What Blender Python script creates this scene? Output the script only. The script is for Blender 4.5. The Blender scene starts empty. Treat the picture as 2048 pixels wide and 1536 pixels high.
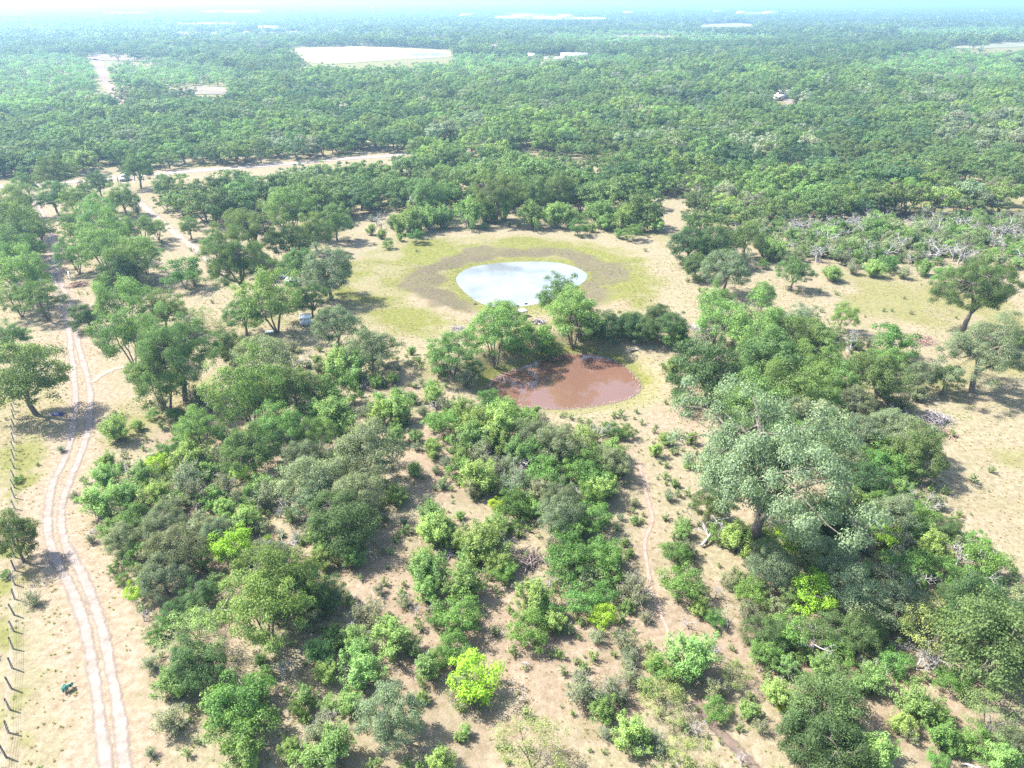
import bpy, math, random
import numpy as np
from math import radians, pi, sin, cos

# ------------------------------------------------------------------ scene, camera, light
S = bpy.context.scene
COL = S.collection
rng = np.random.default_rng(11)
random.seed(5)

CAM_H, PITCH, F = 50.0, radians(28.30), 1421.0        # F in pixels of the 2048 px wide photograph
cam_d = bpy.data.cameras.new('camera'); cam = bpy.data.objects.new('camera', cam_d); COL.objects.link(cam)
cam.location = (0, 0, CAM_H); cam.rotation_euler = (radians(90) - PITCH, 0, 0)
cam_d.sensor_width = 36; cam_d.lens = 36 * F / 2048; cam_d.clip_start = 0.5; cam_d.clip_end = 60000
S.camera = cam

SUN_EL = radians(50); SUN_AZ = math.atan2(-0.95, 0.30)  # towards the sun, from +Y clockwise
SUNV = (sin(SUN_AZ) * cos(SUN_EL), cos(SUN_AZ) * cos(SUN_EL), sin(SUN_EL))
w = bpy.data.worlds.new('World'); S.world = w; w.use_nodes = True
nt = w.node_tree; bg = nt.nodes['Background']
sky = nt.nodes.new('ShaderNodeTexSky'); sky.sky_type = 'NISHITA'; sky.sun_disc = False
sky.sun_elevation = SUN_EL; sky.sun_rotation = SUN_AZ; sky.air_density = 1.0; sky.dust_density = 1.5
nt.links.new(sky.outputs[0], bg.inputs[0]); bg.inputs[1].default_value = 0.14
sun_d = bpy.data.lights.new('sun', 'SUN'); sun_d.energy = 5.0; sun_d.angle = radians(0.5); sun_d.color = (1, 0.97, 0.93)
sun = bpy.data.objects.new('sun', sun_d); COL.objects.link(sun)
from mathutils import Vector
sun.rotation_euler = Vector(SUNV).to_track_quat('Z', 'Y').to_euler()
S.view_settings.view_transform = 'Standard'; S.view_settings.look = 'None'
S.view_settings.exposure = 1.85; S.view_settings.gamma = 1; S.view_settings.use_curve_mapping = False
S.render.engine = 'CYCLES'
cy = S.cycles
cy.max_bounces = 6; cy.diffuse_bounces = 3; cy.glossy_bounces = 2; cy.transmission_bounces = 4; cy.transparent_max_bounces = 6
cy.volume_bounces = 0; cy.use_denoising = False
cy.caustics_reflective = False; cy.caustics_refractive = False

# ------------------------------------------------------------------ pixel <-> place
cP, sP = cos(PITCH), sin(PITCH)
def ray(px, py):
    r = (np.asarray(px, float) - 1024) / F; u = (768 - np.asarray(py, float)) / F
    return r, cP + u * sP, -sP + u * cP
def unproj(px, py, z=0.0):
    dx, dy, dz = ray(px, py); t = (z - CAM_H) / dz
    return dx * t, dy * t, t
def project(x, y, z):
    vy, vz = y, z - CAM_H
    d = vy * cP - vz * sP
    return 1024 + F * x / d, 768 - F * (vy * sP + vz * cP) / d, d
def in_poly(px, py, poly):
    px = np.asarray(px); py = np.asarray(py); c = np.zeros(px.shape, bool); n = len(poly)
    for i in range(n):
        x1, y1 = poly[i]; x2, y2 = poly[(i + 1) % n]
        if y1 == y2: continue
        c ^= ((y1 > py) != (y2 > py)) & (px < (x2 - x1) * (py - y1) / (y2 - y1) + x1)
    return c
def seg_dist(x, y, pts, closed=False):
    d = np.full(np.shape(x), 1e9); n = len(pts)
    for i in range(n if closed else n - 1):
        ax, ay = pts[i]; bx, by = pts[(i + 1) % n]
        ex, ey = bx - ax, by - ay; L2 = ex * ex + ey * ey + 1e-9
        t = np.clip(((x - ax) * ex + (y - ay) * ey) / L2, 0, 1)
        d = np.minimum(d, np.hypot(x - ax - t * ex, y - ay - t * ey))
    return d
def ground_pts(pxs, z=0.0):
    return [tuple(float(v) for v in unproj(a, b, z)[:2]) for a, b in pxs]
def smooth_closed(pts, k=3):
    for _ in range(k):
        q = []
        for i in range(len(pts)):
            a = pts[i]; b = pts[(i + 1) % len(pts)]
            q += [(a[0] * .75 + b[0] * .25, a[1] * .75 + b[1] * .25), (a[0] * .25 + b[0] * .75, a[1] * .25 + b[1] * .75)]
        pts = q
    return pts
def fbm(x, y, s, seed=0, oct=4):
    """cheap value noise in 0..1"""
    r = np.random.default_rng(seed); tab = r.random((256, 256)); out = 0; amp = .5; tot = 0
    x = np.asarray(x) / s; y = np.asarray(y) / s
    for o in range(oct):
        xi = np.floor(x).astype(int); yi = np.floor(y).astype(int); fx = x - xi; fy = y - yi
        fx = fx * fx * (3 - 2 * fx); fy = fy * fy * (3 - 2 * fy)
        a = tab[xi & 255, yi & 255]; b = tab[(xi + 1) & 255, yi & 255]; c = tab[xi & 255, (yi + 1) & 255]; d = tab[(xi + 1) & 255, (yi + 1) & 255]
        out = out + amp * ((a * (1 - fx) + b * fx) * (1 - fy) + (c * (1 - fx) + d * fx) * fy); tot += amp
        amp *= .5; x = x * 2.03 + 17.1; y = y * 2.03 + 5.3
    return out / tot
def sstep(a, b, x):
    t = np.clip((x - a) / (b - a), 0, 1); return t * t * (3 - 2 * t)

# ponds: shore outlines traced from the photograph at the water level
W1, W2 = -0.9, -1.0
P1 = [(912, 562), (922, 545), (950, 533), (1005, 526), (1060, 524), (1110, 525), (1148, 534), (1172, 547), (1170, 560),
      (1150, 574), (1108, 594), (1085, 604), (1045, 612), (1000, 615), (965, 608), (938, 590)]
P2 = [(974, 778), (995, 752), (1045, 736), (1100, 712), (1150, 709), (1205, 712), (1250, 735), (1278, 765), (1276, 786),
      (1240, 802), (1180, 813), (1120, 818), (1050, 814), (1005, 803)]
PG1 = smooth_closed(ground_pts(P1, W1), 2); PG2 = smooth_closed(ground_pts(P2, W2), 2)
DAM = ground_pts([(800, 735), (900, 730), (985, 705), (1060, 672), (1150, 665), (1260, 668), (1350, 672)], 0.6)
def sdist(x, y, poly):
    d = seg_dist(x, y, poly, True); return np.where(in_poly(x, y, poly), d, -d)
def height(x, y, full=False):
    x = np.asarray(x, float); y = np.asarray(y, float)
    dd = np.hypot(x, y)
    base = (fbm(x, y, 38, 3, 3) - .5) * 1.0 * sstep(420, 250, dd)
    dam = 1.3 * np.exp(-(seg_dist(x, y, DAM) / 4.2) ** 2)
    s1 = sdist(x, y, PG1); s2 = sdist(x, y, PG2)
    z = base + dam
    z = np.where(s1 > -11, (W1 + np.clip(-s1, 0, None) * .02) * (1 - sstep(0, 11, -s1)) + z * sstep(0, 11, -s1), z)
    z = np.where(s2 > -5, (W2 + np.clip(-s2, 0, None) * .03) * (1 - sstep(0, 5, -s2)) + z * sstep(0, 5, -s2), z)
    z = np.where(s1 > 0, W1 - np.minimum(s1 * .15, .9), z); z = np.where(s2 > 0, W2 - np.minimum(s2 * .15, .9), z)
    return (z, s1, s2) if full else z
def H1(x, y): return float(height(np.array([x]), np.array([y]))[0])
def onground(px, py):
    z = 0.0
    for _ in range(4):
        x, y, t = unproj(px, py, z); z = H1(x, y)
    return float(x), float(y), z, float(t)

# ------------------------------------------------------------------ mesh + object helpers
def mesh_np(name, V, Fq, mats, mi=None, smooth=False):
    V = np.asarray(V, np.float32).reshape(-1, 3); Fq = np.asarray(Fq, np.int32)
    me = bpy.data.meshes.new(name); k = Fq.shape[1]; n = len(Fq)
    me.vertices.add(len(V)); me.vertices.foreach_set('co', V.ravel())
    me.loops.add(n * k); me.loops.foreach_set('vertex_index', Fq.ravel())
    me.polygons.add(n); me.polygons.foreach_set('loop_start', np.arange(0, n * k, k, dtype=np.int32))
    if mi is not None: me.polygons.foreach_set('material_index', np.asarray(mi, np.int32))
    if smooth: me.polygons.foreach_set('use_smooth', np.ones(n, bool))
    for m in mats: me.materials.append(m)
    me.update(calc_edges=True); me.validate(clean_customdata=False)
    return me
def obj(name, me, parent=None, loc=None, rz=0, col=None, scale=None):
    o = bpy.data.objects.new(name, me); (col or COL).objects.link(o)
    if parent: o.parent = parent
    if loc is not None: o.location = loc
    if rz: o.rotation_euler = (0, 0, rz)
    if scale is not None: o.scale = scale
    return o
def tag(o, label, cat, group=None):
    o['label'] = label; o['category'] = cat
    if group: o['group'] = group
    return o
def struct(o): o['kind'] = 'structure'; return o
class Acc:
    def __init__(s): s.V = []; s.Fq = []; s.M = []; s.n = 0
    def add(s, V, Fq, m=0):
        V = np.asarray(V, float).reshape(-1, 3); Fq = np.asarray(Fq, int)
        s.V.append(V); s.Fq.append(Fq + s.n); s.M.append(np.full(len(Fq), m)); s.n += len(V)
    def tube(s, P, R, sides=5, m=0, cap=True):
        P = np.asarray(P, float); R = np.asarray(R, float); n = len(P)
        T = np.gradient(P, axis=0); T /= np.linalg.norm(T, axis=1)[:, None] + 1e-9
        ref = np.where(np.abs(T[:, 2:3]) > .9, [[1., 0, 0]], [[0, 0, 1.]])
        A = np.cross(T, ref); A /= np.linalg.norm(A, axis=1)[:, None] + 1e-9; B = np.cross(T, A)
        a = np.arange(sides) * 2 * pi / sides
        V = P[:, None] + R[:, None, None] * (np.cos(a)[None, :, None] * A[:, None] + np.sin(a)[None, :, None] * B[:, None])
        i = np.arange(n - 1)[:, None] * sides; j = np.arange(sides)[None]; j2 = (j + 1) % sides
        Q = np.stack([i + j, i + j2, i + sides + j2, i + sides + j], -1).reshape(-1, 4)
        s.add(V.reshape(-1, 3), Q, m)
    def box(s, c, d, m=0, rz=0, taper=1.0):
        x, y, z = np.array(d) / 2
        V = np.array([[-x, -y, -z], [x, -y, -z], [x, y, -z], [-x, y, -z], [-x * taper, -y * taper, z], [x * taper, -y * taper, z], [x * taper, y * taper, z], [-x * taper, y * taper, z]])
        if rz: V = V @ np.array([[cos(rz), sin(rz), 0], [-sin(rz), cos(rz), 0], [0, 0, 1]])
        s.add(V + np.array(c), [[0, 3, 2, 1], [4, 5, 6, 7], [0, 1, 5, 4], [1, 2, 6, 5], [2, 3, 7, 6], [3, 0, 4, 7]], m)
    def mesh(s, name, mats, smooth=False):
        return mesh_np(name, np.concatenate(s.V), np.concatenate(s.Fq), mats, np.concatenate(s.M), smooth)

# ------------------------------------------------------------------ materials
def newmat(name):
    m = bpy.data.materials.new(name); m.use_nodes = True; n = m.node_tree
    b = n.nodes['Principled BSDF']; return m, n, b
def N(n, t, **kw):
    x = n.nodes.new(t)
    for k, v in kw.items(): setattr(x, k, v)
    return x
def simple(name, c, rough=.8, var=.25, scale=6.0, metal=0.0, spec=.3):
    m, n, b = newmat(name); b.inputs['Roughness'].default_value = rough; b.inputs['Metallic'].default_value = metal
    b.inputs['Specular IOR Level'].default_value = spec
    tc = N(n, 'ShaderNodeTexCoord'); ns = N(n, 'ShaderNodeTexNoise'); ns.inputs['Scale'].default_value = scale; ns.inputs['Detail'].default_value = 5
    n.links.new(tc.outputs['Object'], ns.inputs['Vector'])
    r = N(n, 'ShaderNodeValToRGB'); e = r.color_ramp.elements
    e[0].position = .3; e[1].position = .7
    e[0].color = (*[v * (1 - var) for v in c], 1); e[1].color = (*[min(1, v * (1 + var)) for v in c], 1)
    n.links.new(ns.outputs['Fac'], r.inputs[0]); n.links.new(r.outputs[0], b.inputs['Base Color'])
    return m
def leafmat(name, src, transl=.38, var=.36, tip=(1.2, 1.12, .85)):
    """src: 'object' reads the object's own colour, 'inst' the colour stored with each scattered plant"""
    m = bpy.data.materials.new(name); m.use_nodes = True; n = m.node_tree; n.nodes.clear()
    out = N(n, 'ShaderNodeOutputMaterial')
    if src == 'object': c = N(n, 'ShaderNodeObjectInfo').outputs['Color']
    else:
        a = N(n, 'ShaderNodeAttribute', attribute_type='INSTANCER', attribute_name='tintc'); c = a.outputs['Color']
    g = N(n, 'ShaderNodeNewGeometry')
    r = N(n, 'ShaderNodeValToRGB'); e = r.color_ramp.elements
    e[0].color = (1 - var, 1 - var, 1 - var * .9, 1); e[1].color = (*[t * (1 + var * .55) for t in tip], 1)
    n.links.new(g.outputs['Random Per Island'], r.inputs[0])
    mx = N(n, 'ShaderNodeMix', data_type='RGBA', blend_type='MULTIPLY'); mx.inputs[0].default_value = 1
    gn = N(n, 'ShaderNodeMix', data_type='RGBA', blend_type='MULTIPLY'); gn.inputs[0].default_value = 1; gn.inputs[7].default_value = (1.22, 1.32, 1.24, 1); n.links.new(c, gn.inputs[6]); n.links.new(gn.outputs[2], mx.inputs[6]); n.links.new(r.outputs[0], mx.inputs[7])
    d = N(n, 'ShaderNodeBsdfPrincipled'); d.inputs['Roughness'].default_value = .6; d.inputs['Specular IOR Level'].default_value = .15
    n.links.new(mx.outputs[2], d.inputs['Base Color'])
    t = N(n, 'ShaderNodeBsdfTranslucent')
    mt = N(n, 'ShaderNodeMix', data_type='RGBA', blend_type='MULTIPLY'); mt.inputs[0].default_value = 1
    n.links.new(mx.outputs[2], mt.inputs[6]); mt.inputs[7].default_value = (1.15, 1.3, .7, 1)
    n.links.new(mt.outputs[2], t.inputs[0])
    s = N(n, 'ShaderNodeMixShader'); s.inputs[0].default_value = transl
    n.links.new(d.outputs[0], s.inputs[1]); n.links.new(t.outputs[0], s.inputs[2]); n.links.new(s.outputs[0], out.inputs[0])
    return m
M_LEAF = leafmat('leaf', 'object'); M_LEAFI = leafmat('leaf_wood', 'inst')
M_BARK = simple('bark', (.13, .105, .085), .95, .35, 9)
M_TWIG = simple('twig_grey', (.24, .215, .19), .95, .3, 9)
M_DEAD = simple('dead_wood', (.30, .28, .26), .9, .25, 7)
M_STICK = simple('stick_brown', (.24, .15, .12), .95, .4, 5)
M_STICKG = simple('stick_grey', (.28, .25, .24), .95, .35, 5)
M_STICKD = simple('stick_dark', (.13, .10, .09), .95, .5, 5)
M_LITTER = simple('litter', (.26, .17, .13), .95, .4, 6)

# ------------------------------------------------------------------ ground
def axis(f0, f1, step, lo, hi, g=1.035):
    mid = list(np.arange(f0, f1 + 1e-6, step)); a = []; s = step; v = f0
    while v > lo: s = min(s * g, 600); v -= s; a.append(v)
    b = []; s = step; v = mid[-1]
    while v < hi: s = min(s * g, 600); v += s; b.append(v)
    return np.array(a[::-1] + mid + b)
gx = axis(-88, 88, .5, -15000, 15000, 1.03); gy = axis(22, 150, .5, -900, 15200, 1.022)
X, Y = np.meshgrid(gx, gy); Z, SD1, SD2 = height(X.ravel(), Y.ravel(), True)
xr, yr = X.ravel(), Y.ravel()
V = np.stack([xr, yr, Z], 1); nx, ny = len(gx), len(gy)
i = np.arange(ny - 1)[:, None] * nx + np.arange(nx - 1)[None]
Q = np.stack([i, i + 1, i + nx + 1, i + nx], -1).reshape(-1, 4)

# traced lines, photograph pixels
RUT_L = [(60, 398), (76, 425), (92, 455), (105, 490), (107, 520), (105, 550), (115, 580), (128, 620), (138, 660), (142, 700), (148, 750), (152, 800), (146, 860), (130, 920), (108, 960), (98, 1000), (94, 1050), (100, 1090), (115, 1130), (150, 1190), (170, 1250), (184, 1320), (196, 1400), (208, 1500), (218, 1580), (226, 1680)]
RUT_R = [(66, 396), (84, 425), (99, 455), (111, 487), (116, 520), (117, 548), (126, 575), (141, 610), (151, 650), (156, 690), (166, 725), (177, 760), (182, 800), (177, 860), (163, 905), (145, 950), (128, 990), (121, 1030), (125, 1070), (140, 1110), (165, 1150), (178, 1180), (200, 1240), (215, 1300), (228, 1370), (240, 1440), (252, 1545), (262, 1680)]
ROAD = [(-200, 376), (0, 373), (60, 369), (150, 363), (245, 354), (300, 349), (420, 340), (560, 328), (700, 316), (790, 311), (870, 301), (960, 293), (1050, 281), (1130, 264), (1190, 256)]
DRIVE = [(238, 352), (252, 372), (262, 390), (290, 416), (330, 450), (365, 480), (400, 505), (430, 530)]
PATH = [(1278, 930), (1284, 955), (1290, 980), (1302, 1020), (1305, 1045), (1292, 1070), (1288, 1090), (1295, 1130), (1300, 1170), (1318, 1215), (1335, 1258), (1352, 1292)]
PATH2 = [(1390, 1395), (1420, 1440), (1470, 1490), (1520, 1545), (1560, 1600)]
SPUR = [(183, 766), (205, 748), (240, 735), (285, 730)]
gl = {k: ground_pts(v) for k, v in dict(rl=RUT_L, rr=RUT_R, road=ROAD, drive=DRIVE, path=PATH, path2=PATH2, spur=SPUR).items()}
dn = np.hypot(xr, yr) < 420
xn, yn = xr[dn], yr[dn]
ppx, ppy, _ = project(xn, yn, 0.0)
n1 = fbm(xn, yn, 9, 21); n2 = fbm(xn, yn, 3.0, 22); n3 = fbm(xn, yn, 26, 23)
def soft(polys, k=2.0):
    m = np.zeros(len(xn))
    for p in polys:
        g = smooth_closed(ground_pts(p), 2); m = np.maximum(m, sstep(-k, k, sdist(xn, yn, g) + (n2 - .5) * 6))
    return m
s1, s2 = SD1[dn], SD2[dn]
track = np.minimum(seg_dist(xn, yn, gl['rl']), seg_dist(xn, yn, gl['rr']))
bare = sstep(4.5, .8, track + (n2 - .5) * 5) * .8
bare = np.maximum(bare, sstep(7, 2.5, seg_dist(xn, yn, gl['road']) + (n2 - .5) * 4) * .8)
for k, wd, am in (('drive', 3.0, .75), ('path', 1.8, .7), ('path2', 1.2, .6), ('spur', 2.2, .7)):
    bare = np.maximum(bare, am * sstep(wd, .2, seg_dist(xn, yn, gl[k]) + (n2 - .5) * 1.5))
bare = np.maximum(bare, soft([[(1295, 825), (1350, 800), (1440, 850), (1456, 890), (1430, 925), (1360, 915), (1290, 865)],
                              [(780, 590), (870, 580), (1000, 632), (1120, 622), (1110, 650), (990, 652), (880, 632)],
                              [(1080, 640), (1230, 600), (1270, 612), (1150, 650)]], 2) * .65)
scrub = soft([[(150, 960), (330, 850), (560, 720), (860, 760), (1000, 880), (1240, 850), (1290, 1000), (1330, 1180), (1460, 1090), (1400, 900), (1340, 700), (1640, 620), (1860, 850), (1830, 1000), (2060, 1180), (2060, 1600), (380, 1600), (260, 1200)]], 4)
bare = np.maximum(bare, scrub * sstep(.46, .66, n1) * .75)
bare = np.maximum(bare, sstep(.55, .75, n3) * .45 * (ppx < 500))
green = sstep(.45, .68, n3 * .55 + n1 * .45) * .55 * (1 - scrub * .65)
green = np.maximum(green, soft([[(620, 560), (720, 500), (860, 470), (1060, 465), (1250, 500), (1320, 560), (1300, 640), (1200, 610), (1200, 520), (1050, 490), (850, 520), (820, 580), (900, 640), (880, 690), (760, 660)]], 4) * (.35 + .6 * sstep(.35, .65, n1)))
green = np.maximum(green, sstep(11, 8, np.abs(-s1 - 12)) * 0)
ring1 = -s1
green = np.maximum(green, sstep(17, 11, ring1 + (n1 - .5) * 14) * (ring1 > 0) * (.25 + .75 * n2))
green = np.maximum(green, sstep(5.0, 1.2, ring1 + (n2 - .5) * 3) * (ring1 > 0) * (.7 + .3 * n1))
gap = np.clip(1 - sstep(0, 22, ring1 + 0), 0, 1)
rd1 = ring1 + (n1 - .5) * 10 + (n2 - .5) * 5
side = np.clip(.12 + .85 * sstep(985, 900, ppx) + .75 * sstep(532, 512, ppy) + .8 * sstep(1135, 1170, ppx), 0, 1)
mud = sstep(11.0, 7.5, rd1) * sstep(.5, 3.0, rd1) * (ring1 > .2) * side
mud *= .68 + .32 * sstep(.35, .6, n2)
mud = np.maximum(mud, sstep(.9, .2, -s2) * (s2 < 0.4) * .75)
mud = np.maximum(mud, sstep(.7, .1, ring1) * .5 * (ring1 > -.3))
green = np.maximum(green, sstep(3.6, .9, -s2 + (n2 - .5) * 3) * (s2 < 0) * .85 * (ppy < 760))
green = np.maximum(green, sstep(6, 1.5, -s2 + (n1 - .5) * 6) * (s2 < 0) * .45)
green = np.maximum(green, soft([[(18, 800), (70, 800), (60, 1000), (60, 1180), (40, 1560), (-60, 1560), (-60, 800)]], 1.5) * sstep(.38, .6, n2) * .7)
litter = scrub * sstep(.40, .62, n1 * .5 + n2 * .5) * .42
colA = np.zeros((len(xr), 4), np.float32)
colA[dn, 0] = np.clip(bare, 0, 1); colA[dn, 1] = np.clip(green, 0, 1); colA[dn, 2] = np.clip(mud, 0, 1); colA[dn, 3] = np.clip(litter, 0, 1)
colA[~dn, 1] = .5

def ground_mat():
    m, n, b = newmat('dry_ground'); b.inputs['Roughness'].default_value = 1; b.inputs['Specular IOR Level'].default_value = .05
    L = n.links.new
    at = N(n, 'ShaderNodeAttribute', attribute_name='soil'); sep = N(n, 'ShaderNodeSeparateColor'); L(at.outputs['Color'], sep.inputs[0])
    g = N(n, 'ShaderNodeNewGeometry')
    def noise(sc, det=6, rough=.6):
        x = N(n, 'ShaderNodeTexNoise'); x.inputs['Scale'].default_value = sc; x.inputs['Detail'].default_value = det; x.inputs['Roughness'].default_value = rough
        L(g.outputs['Position'], x.inputs['Vector']); return x.outputs['Fac']
    def ramp(src, stops, k=.50):
        r = N(n, 'ShaderNodeValToRGB'); e = r.color_ramp.elements
        while len(e) < len(stops): e.new(.5)
        for q, (p, c) in zip(e, stops): q.position = p; q.color = (*[v * k for v in c], 1)
        L(src, r.inputs[0]); return r.outputs[0]
    nf = noise(1.6, 9, .72); nm = noise(.22, 6, .62); nh = noise(7.0, 4, .7)
    straw = ramp(nf, [(.28, (.26, .21, .125)), (.45, (.355, .305, .19)), (.58, (.425, .375, .245)), (.75, (.53, .485, .34))])
    soil = ramp(nf, [(.28, (.28, .20, .13)), (.5, (.43, .335, .235)), (.72, (.57, .475, .37))])
    grn = ramp(nf, [(.28, (.12, .135, .035)), (.5, (.25, .255, .075)), (.72, (.38, .36, .14))])
    mudc = ramp(nf, [(.3, (.09, .07, .055)), (.47, (.22, .165, .13)), (.56, (.19, .20, .085)), (.72, (.40, .32, .27))])
    lit = ramp(nf, [(.3, (.16, .115, .075)), (.5, (.29, .22, .15)), (.72, (.44, .36, .27))])
    def mixc(f, a, c):
        x = N(n, 'ShaderNodeMix', data_type='RGBA'); L(f, x.inputs[0]); L(a, x.inputs[6]); L(c, x.inputs[7]); return x.outputs[2]
    def thr(mask, amt=.9):
        """break the soft mask up with noise so that edges are ragged"""
        a = N(n, 'ShaderNodeMath', operation='ADD'); L(mask, a.inputs[0])
        s = N(n, 'ShaderNodeMath', operation='MULTIPLY_ADD'); L(nf, s.inputs[0]); s.inputs[1].default_value = amt; s.inputs[2].default_value = -amt * .5; L(s.outputs[0], a.inputs[1])
        k = N(n, 'ShaderNodeMath', operation='MULTIPLY'); L(a.outputs[0], k.inputs[0]); 
        k2 = N(n, 'ShaderNodeMapRange'); L(mask, k2.inputs[0]); k2.inputs[2].default_value = .12
        L(k2.outputs[0], k.inputs[1]); k.inputs[1].default_value = 1
        c = N(n, 'ShaderNodeMapRange'); L(a.outputs[0], c.inputs[0]); c.inputs[1].default_value = .15; c.inputs[2].default_value = .75
        mn = N(n, 'ShaderNodeMath', operation='MULTIPLY'); L(c.outputs[0], mn.inputs[0])
        st = N(n, 'ShaderNodeMapRange'); L(mask, st.inputs[0]); st.inputs[2].default_value = .2; L(st.outputs[0], mn.inputs[1])
        return mn.outputs[0]
    c = mixc(ramp(nm, [(.45, (0, 0, 0)), (.68, (.6, .6, .6))], 1), straw, soil)
    c = mixc(thr(sep.outputs[1]), c, grn)
    c = mixc(thr(sep.outputs[0]), c, soil)
    c = mixc(thr(at.outputs['Alpha']), c, lit)
    c = mixc(thr(sep.outputs[2], 2.2), c, mudc)
    # hue speckle
    mu = N(n, 'ShaderNodeMix', data_type='RGBA', blend_type='MULTIPLY'); mu.inputs[0].default_value = .75
    L(c, mu.inputs[6]); L(ramp(nh, [(.3, (.74, .73, .70)), (.7, (1.18, 1.16, 1.12))], 1), mu.inputs[7])
    L(mu.outputs[2], b.inputs['Base Color'])
    bp = N(n, 'ShaderNodeBump'); bp.inputs['Strength'].default_value = .55; bp.inputs['Distance'].default_value = .22
    L(nf, bp.inputs['Height']); L(bp.outputs[0], b.inputs['Normal'])
    return m
M_GROUND = ground_mat()
gme = mesh_np('ground', V, Q, [M_GROUND], smooth=True)
ca = gme.color_attributes.new('soil', 'FLOAT_COLOR', 'POINT'); ca.data.foreach_set('color', colA.ravel())
ground = struct(obj('ground', gme))

# ---- water
def water_mat(name, c, rough, bump=.04, var=.12, spec=.5):
    m, n, b = newmat(name); L = n.links.new
    b.inputs['Roughness'].default_value = rough; b.inputs['IOR'].default_value = 1.33; b.inputs['Specular IOR Level'].default_value = spec
    g = N(n, 'ShaderNodeNewGeometry'); x = N(n, 'ShaderNodeTexNoise'); x.inputs['Scale'].default_value = .16; x.inputs['Detail'].default_value = 3
    L(g.outputs['Position'], x.inputs['Vector']); r = N(n, 'ShaderNodeValToRGB'); e = r.color_ramp.elements
    e[0].position = .35; e[1].position = .65; e[0].color = (*[v * (1 - var) for v in c], 1); e[1].color = (*[min(1, v * (1 + var)) for v in c], 1)
    L(x.outputs['Fac'], r.inputs[0]); L(r.outputs[0], b.inputs['Base Color'])
    y = N(n, 'ShaderNodeTexNoise'); y.inputs['Scale'].default_value = 2.2; y.inputs['Detail'].default_value = 3; L(g.outputs['Position'], y.inputs['Vector'])
    bp = N(n, 'ShaderNodeBump'); bp.inputs['Strength'].default_value = bump; bp.inputs['Distance'].default_value = .05; L(y.outputs['Fac'], bp.inputs['Height']); L(bp.outputs[0], b.inputs['Normal'])
    return m
def flat_poly(name, pts, z, mat, grow=0.0):
    cx = sum(p[0] for p in pts) / len(pts); cyy = sum(p[1] for p in pts) / len(pts)
    vs = []
    for x, y in pts:
        d = math.hypot(x - cx, y - cyy) + 1e-6; k = 1 + grow / d
        vs.append((cx + (x - cx) * k, cyy + (y - cyy) * k, z))
    me = bpy.data.meshes.new(name); me.from_pydata(vs, [], [list(range(len(vs)))]); me.materials.append(mat); me.update()
    return struct(obj(name, me))
flat_poly('milky_pond', PG1, W1 + .02, water_mat('milky_water', (.162, .176, .182), .10, .06, .22), .35)
flat_poly('brown_pond', PG2, W2 + .02, water_mat('brown_water', (.122, .066, .044), .0, .002, .06, 1.0), .35)

# ---- tracks as thin ragged sheets
def ribbon_mat(name, ca_, cb, keep=.5):
    m, n, b = newmat(name); L = n.links.new; b.inputs['Roughness'].default_value = 1; b.inputs['Specular IOR Level'].default_value = .05
    g = N(n, 'ShaderNodeNewGeometry')
    x = N(n, 'ShaderNodeTexNoise'); x.inputs['Scale'].default_value = 1.1; x.inputs['Detail'].default_value = 8; x.inputs['Roughness'].default_value = .7; L(g.outputs['Position'], x.inputs['Vector'])
    r = N(n, 'ShaderNodeValToRGB'); e = r.color_ramp.elements; e[0].position = .3; e[1].position = .7; e[0].color = (*ca_, 1); e[1].color = (*cb, 1)
    L(x.outputs['Fac'], r.inputs[0]); L(r.outputs[0], b.inputs['Base Color'])
    at = N(n, 'ShaderNodeAttribute', attribute_name='edge')
    y = N(n, 'ShaderNodeTexNoise'); y.inputs['Scale'].default_value = 1.7; y.inputs['Detail'].default_value = 6; L(g.outputs['Position'], y.inputs['Vector'])
    y2 = N(n, 'ShaderNodeTexNoise'); y2.inputs['Scale'].default_value = .35; y2.inputs['Detail'].default_value = 4; L(g.outputs['Position'], y2.inputs['Vector'])
    ya = N(n, 'ShaderNodeMath', operation='MULTIPLY_ADD'); L(y2.outputs['Fac'], ya.inputs[0]); ya.inputs[1].default_value = .9; L(y.outputs['Fac'], ya.inputs[2])
    yb = N(n, 'ShaderNodeMath', operation='SUBTRACT'); L(ya.outputs[0], yb.inputs[0]); yb.inputs[1].default_value = .45
    a = N(n, 'ShaderNodeMath', operation='ADD'); L(at.outputs['Fac'], a.inputs[0]); L(yb.outputs[0], a.inputs[1])
    mr = N(n, 'ShaderNodeMapRange'); mr.inputs[1].default_value = keep + .12; mr.inputs[2].default_value = keep + .75; L(a.outputs[0], mr.inputs[0])
    tr = N(n, 'ShaderNodeBsdfTransparent'); ms = N(n, 'ShaderNodeMixShader'); L(mr.outputs[0], ms.inputs[0]); L(tr.outputs[0], ms.inputs[1]); L(b.outputs[0], ms.inputs[2])
    L(ms.outputs[0], n.nodes['Material Output'].inputs[0])
    return m
def resample(pts, step):
    p = np.array(pts); 
    for _ in range(2):
        q = np.empty((2 * len(p), 2)); q[0] = p[0]; q[-1] = p[-1]
        q[1:-1:2] = p[:-1] * .75 + p[1:] * .25; q[2::2][:len(p) - 1] = p[:-1] * .25 + p[1:] * .75; p = q
    s = np.concatenate([[0], np.cumsum(np.hypot(*np.diff(p, axis=0).T))]); t = np.arange(0, s[-1], step)
    return np.stack([np.interp(t, s, p[:, 0]), np.interp(t, s, p[:, 1])], 1)
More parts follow.
